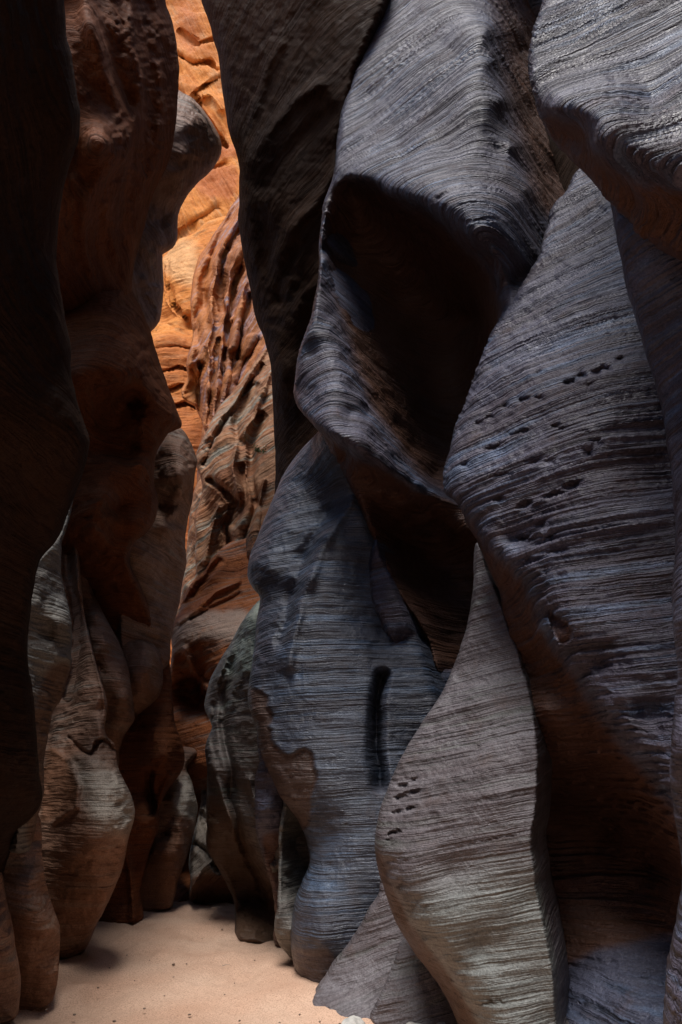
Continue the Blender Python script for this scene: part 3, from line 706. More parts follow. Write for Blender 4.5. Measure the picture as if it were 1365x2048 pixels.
rock('rock_mound', 'rust coloured mound crossed by one grey band with a black hollow below it',
     [(560, 1060), (470, 1080), (444, 1094), (425, 1118), (405, 1148), (388, 1163), (372, 1184), (363, 1204), (357, 1226), (346, 1243), (342, 1268), (344, 1295), (341, 1340), (338, 1420), (330, 1560),
      (332, 1700), (340, 1830), (480, 1830), (620, 1700), (620, 1060)],
     [(444, 1098, 13.60), (390, 1165, 13.50), (360, 1215, 13.40), (343, 1270, 13.10), (342, 1340, 13.10), (440, 1125, 13.20), (420, 1150, 13.00), (470, 1150, 13.30), (450, 1190, 13.00), (400, 1200, 13.10), (380, 1230, 12.90), (430, 1215, 12.70), (480, 1220, 12.70),
      (365, 1265, 12.60), (400, 1245, 12.35), (440, 1245, 12.20), (490, 1250, 12.20), (400, 1275, 12.20), (450, 1280, 12.10), (365, 1290, 12.60), (385, 1320, 12.90), (420, 1300, 12.30), (430, 1330, 12.30), (385, 1370, 14.08), (365, 1350, 13.40), (395, 1410, 14.14),
      (420, 1380, 13.02), (360, 1430, 13.42), (400, 1450, 13.10), (380, 1500, 13.20), (400, 1530, 13.12), (360, 1560, 13.64), (400, 1600, 14.20), (500, 1400, 12.40), (560, 1600, 13.50), (400, 1700, 15.00), (350, 1700, 14.60), (360, 1795, 13.88), (440, 1820, 14.28), (560, 1100, 13.00)],
     RED, step=2, c=8, roll=(8, 0.25), und=0.07, und_f=1.2, rib=0.035, dip=(0.25, 0), thick=1.5, side=0.3, seed=16, rf=5, lean=-4, rough=1.2,
     grooves=[([(444, 1096), (415, 1130), (385, 1165), (362, 1210)], 4, -0.25), ([(440, 1120), (410, 1155), (385, 1190)], 6, 0.3), ([(480, 1160), (430, 1190), (390, 1220), (360, 1245)], 5, -0.25), ([(480, 1190), (430, 1215), (385, 1240)], 4, 0.2),
              ([(370, 1300), (390, 1340), (420, 1380)], 6, -0.3)],
     steps=[([(340, 1275), (350, 1250), (385, 1228), (430, 1222), (500, 1225), (500, 1275), (430, 1280), (390, 1285), (360, 1300), (340, 1310)], 0.0, 9, -1.0, 'grey_band')])

rock('rock_outcrop', 'pale wrinkled rock outcrop with orange underside at the far end of the sand',
     [(440, 1470), (412, 1530), (402, 1570), (400, 1610), (393, 1650), (383, 1690), (377, 1730), (380, 1760), (379, 1800), (400, 1806), (520, 1812), (520, 1470)],
     [(402, 1570, 11.6), (393, 1650, 10.9), (378, 1730, 10.5), (380, 1795, 10.5), (420, 1580, 11.6), (420, 1650, 10.8), (410, 1720, 10.2), (385, 1760, 10.15), (430, 1745, 10.2), (460, 1765, 10.4), (420, 1790, 10.6), (470, 1800, 10.7), (500, 1600, 11.2), (500, 1800, 10.8)],
     TAN, step=2, c=14, roll=(8, 0.15), und=0.05, und_f=1.6, rib=0.03, dip=(0.9, 0), thick=0.7, side=0.3, seed=17, rf=9,
     grooves=[([(405, 1630), (420, 1670), (440, 1700)], 6, 0.2), ([(390, 1690), (410, 1700), (440, 1740)], 5, 0.2), ([(380, 1790), (400, 1745), (425, 1720), (430, 1690)], 4, -0.2)],
     steps=[([(380, 1500), (520, 1500), (520, 1760), (450, 1750), (400, 1745), (370, 1755)], 0.0, 8, -0.8), ([(370, 1765), (400, 1752), (450, 1758), (520, 1790), (520, 1820), (370, 1820)], 0.0, 8, 1.0)])

rock('rock_spur', 'narrow tan spur standing behind the striped slope just right of the angular grey block',
     [(420, 890), (405, 925), (398, 955), (388, 985), (382, 1015), (378, 1050), (374, 1090), (372, 1125), (366, 1160), (358, 1200), (350, 1260), (450, 1280), (450, 890)],
     [(405, 930, 16.6), (385, 1000, 16.2), (375, 1080, 16.0), (360, 1190, 15.8), (395, 1000, 15.7), (385, 1070, 15.4), (395, 1120, 15.2), (380, 1180, 15.1), (440, 920, 16), (440, 1260, 15)],
     RUST, step=2, c=9, roll=(6, 0.25), und=0.08, und_f=1.3, rib=0.05, dip=(0.5, 0), thick=1.0, side=0.4, seed=34, rf=6, lean=-2)

rock('canyon_wall', 'tall orange canyon wall glowing in sunlight beyond the narrow gap',
     [(150, -350), (800, -350), (800, 900), (150, 900)],
     [(420, 60, 34), (330, 60, 34.2), (400, 170, 32.6), (430, 200, 32), (430, 300, 31), (380, 300, 31.4), (440, 340, 30.6), (400, 400, 30.2), (350, 440, 29.8), (420, 460, 29.6), (370, 480, 29.5), (340, 500, 29.5),
      (200, -300, 40), (700, -300, 40), (600, 400, 30), (200, 400, 30.5), (700, 850, 27), (200, 850, 27)],
     OCHRE, step=2.2, c=12, roll=None, und=0.5, und_f=0.4, rib=0.10, fine=1.5, bedv=(0.75, 0.0, 0.35), thick=3.0, side=0.0, seed=18, rf=1.6,
     grooves=[([(355, 110), (385, 130), (420, 125), (436, 140)], 5, 0.9), ([(392, 190), (412, 172), (440, 160)], 4, 0.9), ([(392, 195), (405, 230), (425, 262), (450, 295)], 4, 0.9), ([(400, 190), (425, 185), (440, 220)], 9, -0.6),
              ([(360, 60), (400, 90), (430, 80)], 4, 0.5), ([(360, 170), (380, 200), (400, 250), (430, 290)], 12, -0.6), ([(375, 380), (410, 350), (450, 330)], 6, 0.4), ([(350, 470), (400, 440), (440, 420)], 5, 0.4)],
     steps=[([(350, 10), (380, 5), (400, 60), (390, 110), (355, 90)], 0.0, 18, 0.6), ([(380, 350), (430, 330), (475, 350), (470, 400), (420, 400), (390, 380)], 0.0, 10, 0.8), ([(350, 480), (380, 460), (420, 455), (415, 470), (370, 490)], 0.0, 5, 0.9),
            ([(440, 290), (480, 285), (480, 310), (430, 320)], 0.0, 6, 0.8)])

rock('rock_shelf', 'sunlit yellow shelf with a rounded top and lined lower face below the orange wall',
     [(420, 440), (385, 468), (358, 478), (345, 495), (325, 515), (290, 530), (260, 600), (260, 1320), (520, 1320), (520, 440)],
     [(385, 470, 27.5), (345, 500, 27.0), (300, 540, 27), (370, 520, 25.2), (345, 545, 24.8), (375, 580, 24.2), (340, 600, 24.4), (330, 640, 24.4), (375, 630, 23.8), (380, 655, 24.2), (345, 655, 23.4), (320, 675, 22.6), (360, 680, 22.6),
      (380, 690, 22.8), (340, 720, 22.2), (375, 740, 22.1), (340, 780, 21.7), (370, 830, 21.2), (390, 860, 20.9), (380, 950, 20.5), (375, 1050, 20), (375, 1150, 19.5), (280, 1000, 20.5), (500, 800, 22), (500, 1300, 19), (280, 1300, 19), (480, 500, 25.5)],
     OCHRE, step=2.0, c=9, roll=(10, 0.3), und=0.3, und_f=0.5, rib=0.09, dip=(0.1, 0), thick=2.5, side=0.0, seed=19, rf=2.2,
     grooves=[([(335, 520), (332, 560), (345, 610), (372, 640)], 3, 0.4), ([(345, 655), (330, 650), (315, 662)], 4, 0.3), ([(315, 700), (350, 693), (390, 700)], 2, 0.35), ([(320, 745), (355, 735), (385, 742)], 2, 0.35), ([(335, 780), (365, 770), (390, 780)], 2, 0.3), ([(350, 812), (380, 805), (400, 812)], 2, 0.4)],
     steps=[([(260, 840), (460, 840), (460, 1320), (260, 1320)], 0.0, 60, 0.75), ([(300, 690), (400, 690), (400, 780), (330, 780)], 0.0, 14, 0.45), ([(325, 515), (385, 480), (390, 560), (350, 560)], 0.0, 12, -1.0)])

# ------------------------------------------------------------------ left side of the canyon
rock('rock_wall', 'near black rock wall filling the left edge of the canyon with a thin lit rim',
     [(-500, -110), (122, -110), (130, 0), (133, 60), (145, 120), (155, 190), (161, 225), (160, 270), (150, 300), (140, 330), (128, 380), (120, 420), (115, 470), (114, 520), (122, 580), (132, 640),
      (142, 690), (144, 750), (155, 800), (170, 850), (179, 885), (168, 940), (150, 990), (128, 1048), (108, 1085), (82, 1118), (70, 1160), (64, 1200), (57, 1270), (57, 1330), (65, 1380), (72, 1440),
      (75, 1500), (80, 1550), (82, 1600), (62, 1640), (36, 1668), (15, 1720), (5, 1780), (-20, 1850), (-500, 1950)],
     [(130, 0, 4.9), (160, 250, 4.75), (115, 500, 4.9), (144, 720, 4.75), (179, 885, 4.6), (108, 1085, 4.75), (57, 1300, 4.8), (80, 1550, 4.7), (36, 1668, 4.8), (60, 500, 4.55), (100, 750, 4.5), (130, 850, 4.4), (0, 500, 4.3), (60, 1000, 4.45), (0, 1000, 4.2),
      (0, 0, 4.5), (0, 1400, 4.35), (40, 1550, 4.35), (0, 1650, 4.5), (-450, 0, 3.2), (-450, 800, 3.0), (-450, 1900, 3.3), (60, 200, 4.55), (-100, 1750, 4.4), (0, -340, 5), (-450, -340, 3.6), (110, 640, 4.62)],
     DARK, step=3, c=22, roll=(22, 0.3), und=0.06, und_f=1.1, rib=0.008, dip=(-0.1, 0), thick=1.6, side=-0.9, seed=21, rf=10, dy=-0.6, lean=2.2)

rock('rock_bulge', 'warm brown bulging rock with vertical folds at the upper left, lit softly on one swelling',
     [(60, -110), (325, -110), (331, 0), (345, 40), (354, 90), (358, 140), (357, 190), (352, 250), (342, 310), (325, 350), (308, 385), (296, 430), (282, 480), (270, 530), (262, 600), (240, 700), (60, 700)],
     [(331, 0, 9.0), (356, 150, 9.1), (345, 300, 8.9), (308, 385, 8.7), (280, 490, 8.5), (310, 100, 8.4), (310, 260, 8.2), (270, 150, 7.7), (200, 50, 7.3), (130, 100, 7.0), (220, 200, 7.2), (200, 290, 6.7), (150, 300, 6.9), (190, 400, 7.0),
      (260, 400, 8.0), (150, 480, 7.2), (220, 520, 7.9), (150, 600, 7.5), (250, 650, 8.3), (80, 0, 7.4), (80, 650, 7.6), (190, -100, 7.8)],
     BROWN, step=3, c=24, roll=(20, 0.5), und=0.04, rib=0.012, thick=2.2, side=-0.6, seed=22, chip=3.2, rf=12, dy=0.2, gmul=0.28, lean=3.2,
     grooves=[([(160, -50), (178, 60), (205, 145), (240, 205), (262, 245), (255, 300), (225, 345), (190, 385)], 14, -0.45), ([(200, -50), (210, 80), (232, 150), (262, 205)], 14, 0.4), ([(262, -50), (266, 90), (282, 160), (272, 240), (255, 320)], 10, -0.5),
              ([(290, 0), (295, 120), (300, 220), (275, 330)], 16, 0.4), ([(320, 130), (325, 220), (310, 320), (280, 400)], 12, -0.4), ([(150, 360), (175, 400), (165, 470), (180, 540)], 12, -0.35), ([(250, 350), (220, 430), (240, 520)], 14, -0.4)],
     pits=[(200, 290, 60, 50, 0, -0.5)])

rock('rock_spur', 'grey ribbed knob leaning into the sunlit gap behind the brown bulge',
     [(330, 150), (358, 181), (384, 195), (405, 215), (426, 246), (441, 278), (444, 298), (438, 320), (420, 345), (395, 368), (372, 398), (357, 430), (355, 480), (345, 497), (327, 505), (327, 590),
      (320, 642), (302, 662), (230, 720), (150, 600), (200, 300), (290, 150)],
     [(360, 185, 11.4), (385, 200, 11.3), (405, 220, 11.4), (370, 230, 10.6), (385, 250, 10.6), (360, 280, 10.4), (375, 310, 10.5), (345, 330, 10.4), (360, 350, 10.6), (395, 280, 10.9), (420, 260, 11.5), (442, 295, 12.0), (415, 320, 11.7), (385, 350, 11.3),
      (340, 370, 10.6), (350, 395, 11.0), (370, 398, 11.5), (335, 430, 11.3), (355, 470, 11.7), (310, 480, 10.8), (325, 560, 11.7), (290, 560, 10.9), (315, 650, 11.7), (260, 640, 10.8), (250, 450, 10.2), (280, 300, 10.2), (320, 250, 10.3), (200, 600, 10)],
     TAN, step=2.5, c=10, roll=(14, 0.4), und=0.05, rib=0.028, thick=2.0, side=-0.5, seed=23, rf=9, lean=2.6)

rock('rock_bulge', 'reddish brown shoulder of rock with a streaked crest and a hollow scooped beneath it',
     [(90, 520), (180, 530), (245, 553), (270, 590), (300, 660), (312, 700), (326, 742), (350, 805), (364, 846), (362, 856), (345, 858), (327, 880), (312, 910), (308, 960), (317, 1000), (311, 1040),
      (290, 1070), (268, 1085), (262, 1130), (285, 1180), (302, 1225), (310, 1258), (300, 1288), (250, 1302), (180, 1310), (90, 1310)],
     [(245, 560, 8.0), (270, 595, 8.05), (300, 660, 8.0), (326, 745, 7.95), (362, 845, 7.9), (235, 590, 7.3), (255, 640, 7.0), (280, 690, 7.05), (310, 770, 7.2), (340, 830, 7.4), (200, 640, 6.7), (230, 700, 6.5), (200, 745, 6.4), (160, 700, 6.5), (160, 750, 6.35),
      (260, 755, 6.65), (280, 740, 6.8), (240, 765, 6.6), (290, 790, 7.0), (310, 830, 7.2), (190, 775, 6.65), (230, 800, 7.2), (270, 800, 7.4), (170, 800, 6.8), (280, 850, 7.2), (330, 860, 7.6), (220, 860, 7.5), (190, 850, 7.3), (260, 900, 7.6), (280, 920, 7.3), (230, 930, 7.2),
      (200, 900, 7.4), (190, 960, 7.1), (210, 1000, 6.95), (180, 1020, 7.0), (165, 960, 7.3), (190, 1060, 7.1), (240, 1010, 7.6), (270, 980, 7.5), (290, 950, 7.45), (308, 960, 7.8), (270, 1040, 7.5), (235, 1070, 7.7), (250, 1130, 7.9), (220, 1150, 8.3), (290, 1200, 8.6),
      (260, 1200, 8.6), (310, 1270, 9.0), (240, 1260, 9.0), (180, 1200, 8.9), (120, 1100, 8.4), (120, 600, 7.3), (120, 900, 7.2), (250, 1310, 9.2), (120, 1310, 9.2), (190, 570, 7.4)],
     BROWN, step=2.5, c=10, roll=(14, 0.4), und=0.04, rib=0.01, dip=(-0.1, 0), thick=2.0, side=-0.6, seed=24, chip=3.2, rf=14, lean=1.2,
     pits=[(275, 805, 20, 12, 10, .35), (175, 1035, 16, 7, 0, .12)])

rock('rock_block', 'angular grey faced block above dark hollows, lit on its slanting side beside the gap',
     [(290, 930), (322, 882), (345, 853), (362, 856), (376, 874), (390, 905), (395, 922), (390, 955), (386, 1000), (376, 1040), (371, 1090), (373, 1125), (367, 1160), (361, 1205), (350, 1240), (342, 1280),
      (337, 1330), (300, 1345), (240, 1330), (240, 960)],
     [(345, 855, 9.3), (376, 875, 9.3), (394, 922, 9.5), (332, 885, 8.95), (360, 900, 8.75), (380, 935, 8.8), (365, 950, 8.5), (345, 930, 8.6), (350, 955, 8.45), (338, 920, 8.8), (325, 910, 9.0), (315, 940, 9.1), (340, 975, 9.0), (370, 975, 8.9), (388, 980, 9.6), (360, 1010, 9.3), (325, 1010, 9.3),
      (345, 1030, 9.0), (340, 1055, 8.9), (350, 1045, 9.3), (330, 1080, 9.1), (365, 1080, 9.6), (300, 1090, 8.9), (290, 1110, 8.7), (310, 1130, 9.0), (340, 1150, 9.6), (300, 1180, 9.2), (290, 1230, 9.2), (320, 1200, 9.4), (360, 1200, 9.9), (345, 1280, 9.8), (320, 1260, 9.4), (260, 1200, 9.2), (335, 1400, 9.6), (260, 1400, 9.4)],
     TAN, step=2.5, c=8, roll=(8, 0.25), und=0.05, rib=0.02, dip=(-0.3, 0), thick=1.8, side=-0.5, seed=25, chip=3.2, rf=12)

rock('rock_ledge', 'crumbled pale grey rock with rough flakes beside the black wall on the left',
     [(150, 980), (137, 1020), (127, 1050), (105, 1088), (70, 1120), (40, 1200), (30, 1300), (40, 1480), (30, 1700), (60, 1700), (84, 1600), (90, 1530), (97, 1470), (104, 1425), (122, 1395), (140, 1340), (143, 1290), (141, 1240), (132, 1190), (122, 1140), (125, 1090), (140, 1040)],
     [(135, 1030, 5.9), (105, 1100, 5.6), (75, 1200, 5.4), (95, 1190, 5.55), (85, 1130, 5.5), (125, 1120, 5.8), (115, 1200, 5.65), (75, 1300, 5.4), (100, 1270, 5.6), (140, 1290, 5.75), (120, 1250, 5.5), (120, 1320, 5.65), (80, 1400, 5.5), (110, 1400, 5.9), (80, 1550, 5.7), (90, 1480, 5.7), (60, 1690, 5.9), (45, 1300, 5.3)],
     PALE, step=2.2, c=8, roll=(7, 0.12), und=0.05, und_f=3.0, rib=0.02, dip=(-0.1, 0), thick=0.7, side=-0.5, seed=26, rough=1.8,
     steps=[([(60, 1440), (140, 1330), (150, 1500), (140, 1690), (60, 1690)], 0.03, 8, 1.0)])

rock('rock_belly', 'broad pot-bellied rock with a chipped ledge at its neck, standing on the sand at left',
     [(140, 985), (150, 1040), (153, 1075), (159, 1120), (163, 1170), (170, 1230), (183, 1285), (196, 1335), (208, 1375), (215, 1402), (214, 1430), (211, 1460), (218, 1477), (230, 1488), (236, 1515), (238, 1540), (250, 1565), (262, 1590),
      (271, 1622), (266, 1652), (258, 1682), (250, 1720), (237, 1760), (220, 1800), (200, 1840), (182, 1880), (170, 1903), (162, 1918), (120, 1930), (60, 1940), (60, 1650), (100, 1500), (110, 1300), (115, 1050)],
     [(150, 1040, 8.1), (163, 1170, 8.0), (196, 1335, 7.6), (214, 1420, 7.35), (120, 1060, 8.3), (130, 1250, 8.4), (165, 1300, 7.9), (125, 1400, 8.2), (160, 1400, 7.55), (195, 1400, 7.2), (205, 1450, 7.1), (160, 1460, 7.35), (120, 1480, 7.8),
      (232, 1500, 7.2), (190, 1510, 6.9), (150, 1520, 7.05), (230, 1590, 6.75), (180, 1600, 6.7), (130, 1600, 6.95), (90, 1600, 7.3), (266, 1625, 7.05), (240, 1650, 6.7), (190, 1690, 6.6), (130, 1690, 6.8), (85, 1690, 7.1), (248, 1725, 7.05),
      (200, 1780, 6.85), (130, 1780, 6.95), (210, 1825, 7.2), (165, 1905, 7.5), (130, 1880, 7.25), (120, 1925, 7.4), (75, 1800, 7.1), (75, 1910, 7.35)],
     TAN, step=2.2, c=22, roll=(14, 0.22), und=0.025, und_f=2.0, rib=0.008, thick=1.2, side=-0.5, seed=27, chip=3.2, rf=20,
     grooves=[([(148, 1060), (160, 1180), (185, 1290), (205, 1380), (212, 1440)], 5, -0.12), ([(140, 1100), (150, 1250), (140, 1400)], 14, 0.3), ([(100, 1500), (140, 1520), (158, 1570), (150, 1615), (110, 1640)], 6, -0.08), ([(140, 1476), (152, 1492), (166, 1504), (181, 1508), (188, 1498), (194, 1484), (206, 1480), (218, 1487), (230, 1503)], 3.5, 0.16)],
     pits=[(140, 1745, 18, 10, -30, .05), (175, 1725, 12, 10, 0, .05)],
     steps=[([(135, 1480), (150, 1482), (165, 1500), (178, 1508), (186, 1498), (190, 1482), (208, 1478), (224, 1492), (230, 1540), (120, 1540)], 0.03, 3, 0.35),
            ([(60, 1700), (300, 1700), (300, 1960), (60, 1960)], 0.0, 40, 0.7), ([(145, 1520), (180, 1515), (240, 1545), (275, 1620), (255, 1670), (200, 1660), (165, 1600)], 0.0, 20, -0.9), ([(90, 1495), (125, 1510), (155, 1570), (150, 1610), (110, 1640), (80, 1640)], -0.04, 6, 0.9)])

rock('rock_lobe', 'smooth reddish brown lobe bulging behind the neck of the pot-bellied rock',
     [(140, 1060), (157, 1100), (170, 1120), (180, 1165), (199, 1210), (220, 1250), (241, 1290), (256, 1330), (265, 1380), (270, 1415), (270, 1437), (262, 1452), (250, 1472), (240, 1500), (230, 1545), (140, 1545), (130, 1300)],
     [(165, 1110, 8.7), (199, 1210, 8.65), (241, 1290, 8.6), (268, 1410, 8.6), (190, 1230, 8.3), (215, 1290, 8.05), (240, 1350, 8.0), (250, 1400, 8.0), (220, 1380, 8.05), (230, 1400, 8.15), (215, 1430, 8.4), (240, 1440, 8.3), (225, 1480, 8.5), (190, 1330, 8.2), (255, 1460, 8.6), (160, 1250, 8.5), (170, 1500, 8.6), (245, 1500, 8.7)],
     TAN, step=2.5, c=10, roll=(12, 0.22), und=0.02, rib=0.008, dip=(-0.15, 0), thick=1.0, side=-0.5, seed=28, chip=3.2, rf=20,
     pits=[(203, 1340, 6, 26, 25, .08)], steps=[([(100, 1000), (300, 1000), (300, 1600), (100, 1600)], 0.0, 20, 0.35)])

rock('rock_lobe', 'rounded brown lobe with a shaded top hanging beside the far rust mound',
     [(215, 1170), (248, 1240), (285, 1262), (304, 1274), (318, 1300), (326, 1338), (327, 1370), (319, 1392), (300, 1411), (283, 1424), (270, 1434), (240, 1460), (190, 1450), (190, 1200)],
     [(248, 1245, 9.6), (304, 1275, 9.5), (326, 1350, 9.4), (270, 1432, 9.5), (290, 1295, 8.95), (300, 1340, 8.7), (280, 1350, 8.65), (260, 1300, 9.0), (250, 1360, 8.85), (290, 1385, 8.75), (310, 1380, 8.95), (265, 1410, 9.0), (230, 1280, 9.2), (210, 1400, 9.2), (245, 1270, 9.3)],
     TAN, step=2.5, c=12, roll=(12, 0.25), und=0.02, rib=0.008, dip=(-0.1, 0), thick=1.2, side=-0.5, seed=29, chip=3.2, rf=20,
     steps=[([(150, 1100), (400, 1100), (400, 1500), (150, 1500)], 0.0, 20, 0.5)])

rock('rock_lobe', 'brown waisted rock with a smaller knob below it, standing behind the pot-bellied rock',
     [(270, 1290), (330, 1290), (341, 1330), (344, 1380), (346, 1415), (352, 1450), (361, 1480), (368, 1502), (370, 1522), (364, 1542), (350, 1562), (335, 1582), (325, 1602), (319, 1622), (320, 1640), (316, 1662), (305, 1692), (296, 1722), (286, 1760), (281, 1788),
      (284, 1810), (287, 1834), (280, 1846), (240, 1856), (180, 1862), (180, 1500), (230, 1400)],
     [(345, 1425, 9.8), (368, 1505, 9.75), (350, 1560, 9.8), (320, 1635, 9.5), (290, 1760, 9.4), (284, 1835, 9.2), (325, 1470, 9.3), (335, 1515, 9.1), (290, 1500, 9.3), (300, 1545, 9.2), (330, 1560, 9.45), (285, 1590, 9.45), (305, 1640, 9.2),
      (260, 1640, 9.1), (280, 1700, 9.35), (240, 1720, 9.1), (265, 1780, 9.3), (265, 1840, 9.15), (230, 1845, 9.15), (200, 1700, 9.1), (200, 1850, 9.2), (230, 1560, 9.3), (260, 1440, 9.6)],
     BROWN, step=2.2, c=18, roll=(12, 0.25), und=0.03, rib=0.008, thick=1.1, side=-0.5, seed=30, chip=3.2, rf=20,
     grooves=[([(300, 1545), (300, 1590), (305, 1620)], 7, 0.3), ([(340, 1550), (325, 1590), (312, 1630)], 5, -0.15), ([(255, 1700), (262, 1760), (262, 1840)], 7, -0.15)])

rock('rock_boulder', 'rounded boulder with a pale grey cap and orange flank where the sand bends',
     [(395, 1500), (374, 1532), (384, 1560), (392, 1590), (397, 1615), (394, 1637), (388, 1662), (379, 1692), (371, 1722), (360, 1752), (350, 1790), (342, 1818), (300, 1826), (270, 1826), (260, 1700), (280, 1560), (340, 1500)],
     [(376, 1540, 10.6), (397, 1615, 10.5), (380, 1690, 10.3), (345, 1812, 10.0), (365, 1570, 10.1), (380, 1600, 10.0), (350, 1590, 10.0), (370, 1630, 9.85), (340, 1630, 9.95), (330, 1665, 10.05), (360, 1660, 9.85), (350, 1700, 9.75), (320, 1700, 9.75), (370, 1690, 10.0), (340, 1750, 9.8), (310, 1750, 9.85), (335, 1810, 9.95), (300, 1815, 9.95), (290, 1700, 10), (300, 1620, 10.1), (330, 1580, 10.2)],
     TAN, step=2.2, c=9, roll=(10, 0.22), und=0.03, rib=0.008, thick=1.0, side=-0.5, seed=31, chip=3.2, rf=20,
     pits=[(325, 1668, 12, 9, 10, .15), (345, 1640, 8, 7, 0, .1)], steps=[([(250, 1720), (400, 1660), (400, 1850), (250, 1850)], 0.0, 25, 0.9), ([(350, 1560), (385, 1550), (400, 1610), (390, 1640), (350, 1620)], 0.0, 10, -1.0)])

rock('rock_fin', 'angular brown fin with a bright slanting edge standing in the left foreground',
     [(40, 1560), (62, 1600), (82, 1640), (84, 1700), (90, 1750), (97, 1785), (108, 1820), (120, 1851), (120, 1890), (117, 1940), (111, 1980), (106, 2000), (90, 2012), (30, 2030), (-150, 2040), (-150, 1600)],
     [(84, 1680, 6.5), (97, 1785, 6.5), (120, 1852, 6.4), (119, 1900, 6.35), (108, 1998, 6.25), (60, 1640, 6.3), (40, 1740, 6.05), (70, 1755, 6.0), (30, 1720, 6.1), (80, 1800, 5.98), (95, 1840, 6.0), (112, 1855, 6.1), (60, 1850, 5.85), (110, 1870, 6.12), (60, 1930, 5.95), (105, 1940, 6.12), (50, 2005, 6.15), (95, 2005, 6.2), (30, 1850, 5.85), (25, 1950, 6), (-100, 1800, 5.9), (-100, 2030, 6), (50, 1690, 6.25), (70, 1700, 6.3)],
     TAN, step=2.2, c=7, roll=None, und=0.02, rib=0.008, dip=(-0.2, 0), thick=0.9, side=-0.5, seed=32, chip=3.2, rf=20,
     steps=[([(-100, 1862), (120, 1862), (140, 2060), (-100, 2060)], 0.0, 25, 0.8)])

rock('rock_stub', 'low shaded rock stub at the lower left corner by the edge of the sand',
     [(-20, 1700), (6, 1745), (14, 1790), (24, 1840), (32, 1890), (42, 1950), (42, 1990), (37, 2025), (22, 2042), (-150, 2056), (-150, 1700)],
     [(6, 1750, 5.8), (24, 1840, 5.75), (42, 1960, 5.7), (30, 2030, 5.75), (5, 1850, 5.4), (10, 1930, 5.4), (28, 1930, 5.5), (5, 2020, 5.6), (-80, 1800, 5.3), (-80, 2040, 5.5)],
     TAN, step=2.5, c=12, roll=(8, 0.12), und=0.02, rib=0.008, dip=(-0.2, 0), thick=0.9, side=-0.5, seed=33, chip=3.2, rf=20)
# ------------------------------------------------------------------ backing walls, added to close gaps and to block sun and low sky
def back_wall(name, label, plan, lean, z1, mat, seed, flip):
    pts = np.array(plan, float)
    S, H = 90, 60
    L = np.concatenate([[0], np.cumsum(np.hypot(*np.diff(pts, axis=0).T))])
    s = np.linspace(0, L[-1], S)
    xs, ys = np.interp(s, L, pts[:, 0]), np.interp(s, L, pts[:, 1])
    hh = np.interp(s, L, z1)
    V = []
    for j in range(H):
        f = j / (H - 1)
        V.append(np.stack([xs + lean * hh * f * f, ys, -0.5 + hh * f], -1))
    V = np.concatenate(V)
    V[:, 0] += 0.5 * fbm(V * 0.35 + seed, 3)
    i = np.arange((H - 1) * S).reshape(H - 1, S)[:, :-1].ravel()
    q = np.stack([i, i + 1, i + S + 1, i + S], -1)
    if flip: q = q[:, ::-1]
    n0 = len(V)
    # thickness: a second skin two metres behind
    B = V + np.array([2.0 if lean > 0 else -2.0, 0, 0])
    top = (H - 1) * S + np.arange(S - 1)
    qt = np.stack([top, top + 1, top + 1 + n0, top + n0], -1)
    qa = np.concatenate([q, q[:, ::-1] + n0, qt])
    V2 = np.concatenate([V, B])
    o = mesh_obj(name, V2, qa, mat, None, {'bed': V2[:, 2], 'tint': np.zeros(len(V2))})
    return tag(o, label, 'rock')

back_wall('canyon_wall', 'high right backing wall added to close gaps behind the grey rocks and block sun and sky', [(-0.6, -9), (2.2, -7), (3.6, -4), (3.6, 0), (3.4, 4), (2.6, 7), (2.2, 9), (2.2, 10.5)], 0.12,
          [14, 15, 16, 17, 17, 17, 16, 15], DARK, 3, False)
back_wall('canyon_wall', 'high left backing wall added to close gaps behind the brown rocks and block low sky', [(-0.4, -7.5), (-2.4, -6), (-3.6, -3), (-4.0, 3), (-4.6, 7), (-5.4, 10), (-6.5, 13), (-9, 15)], -0.1,
          [9, 8, 7, 6, 9, 13, 14, 14], DARK, 4, True)

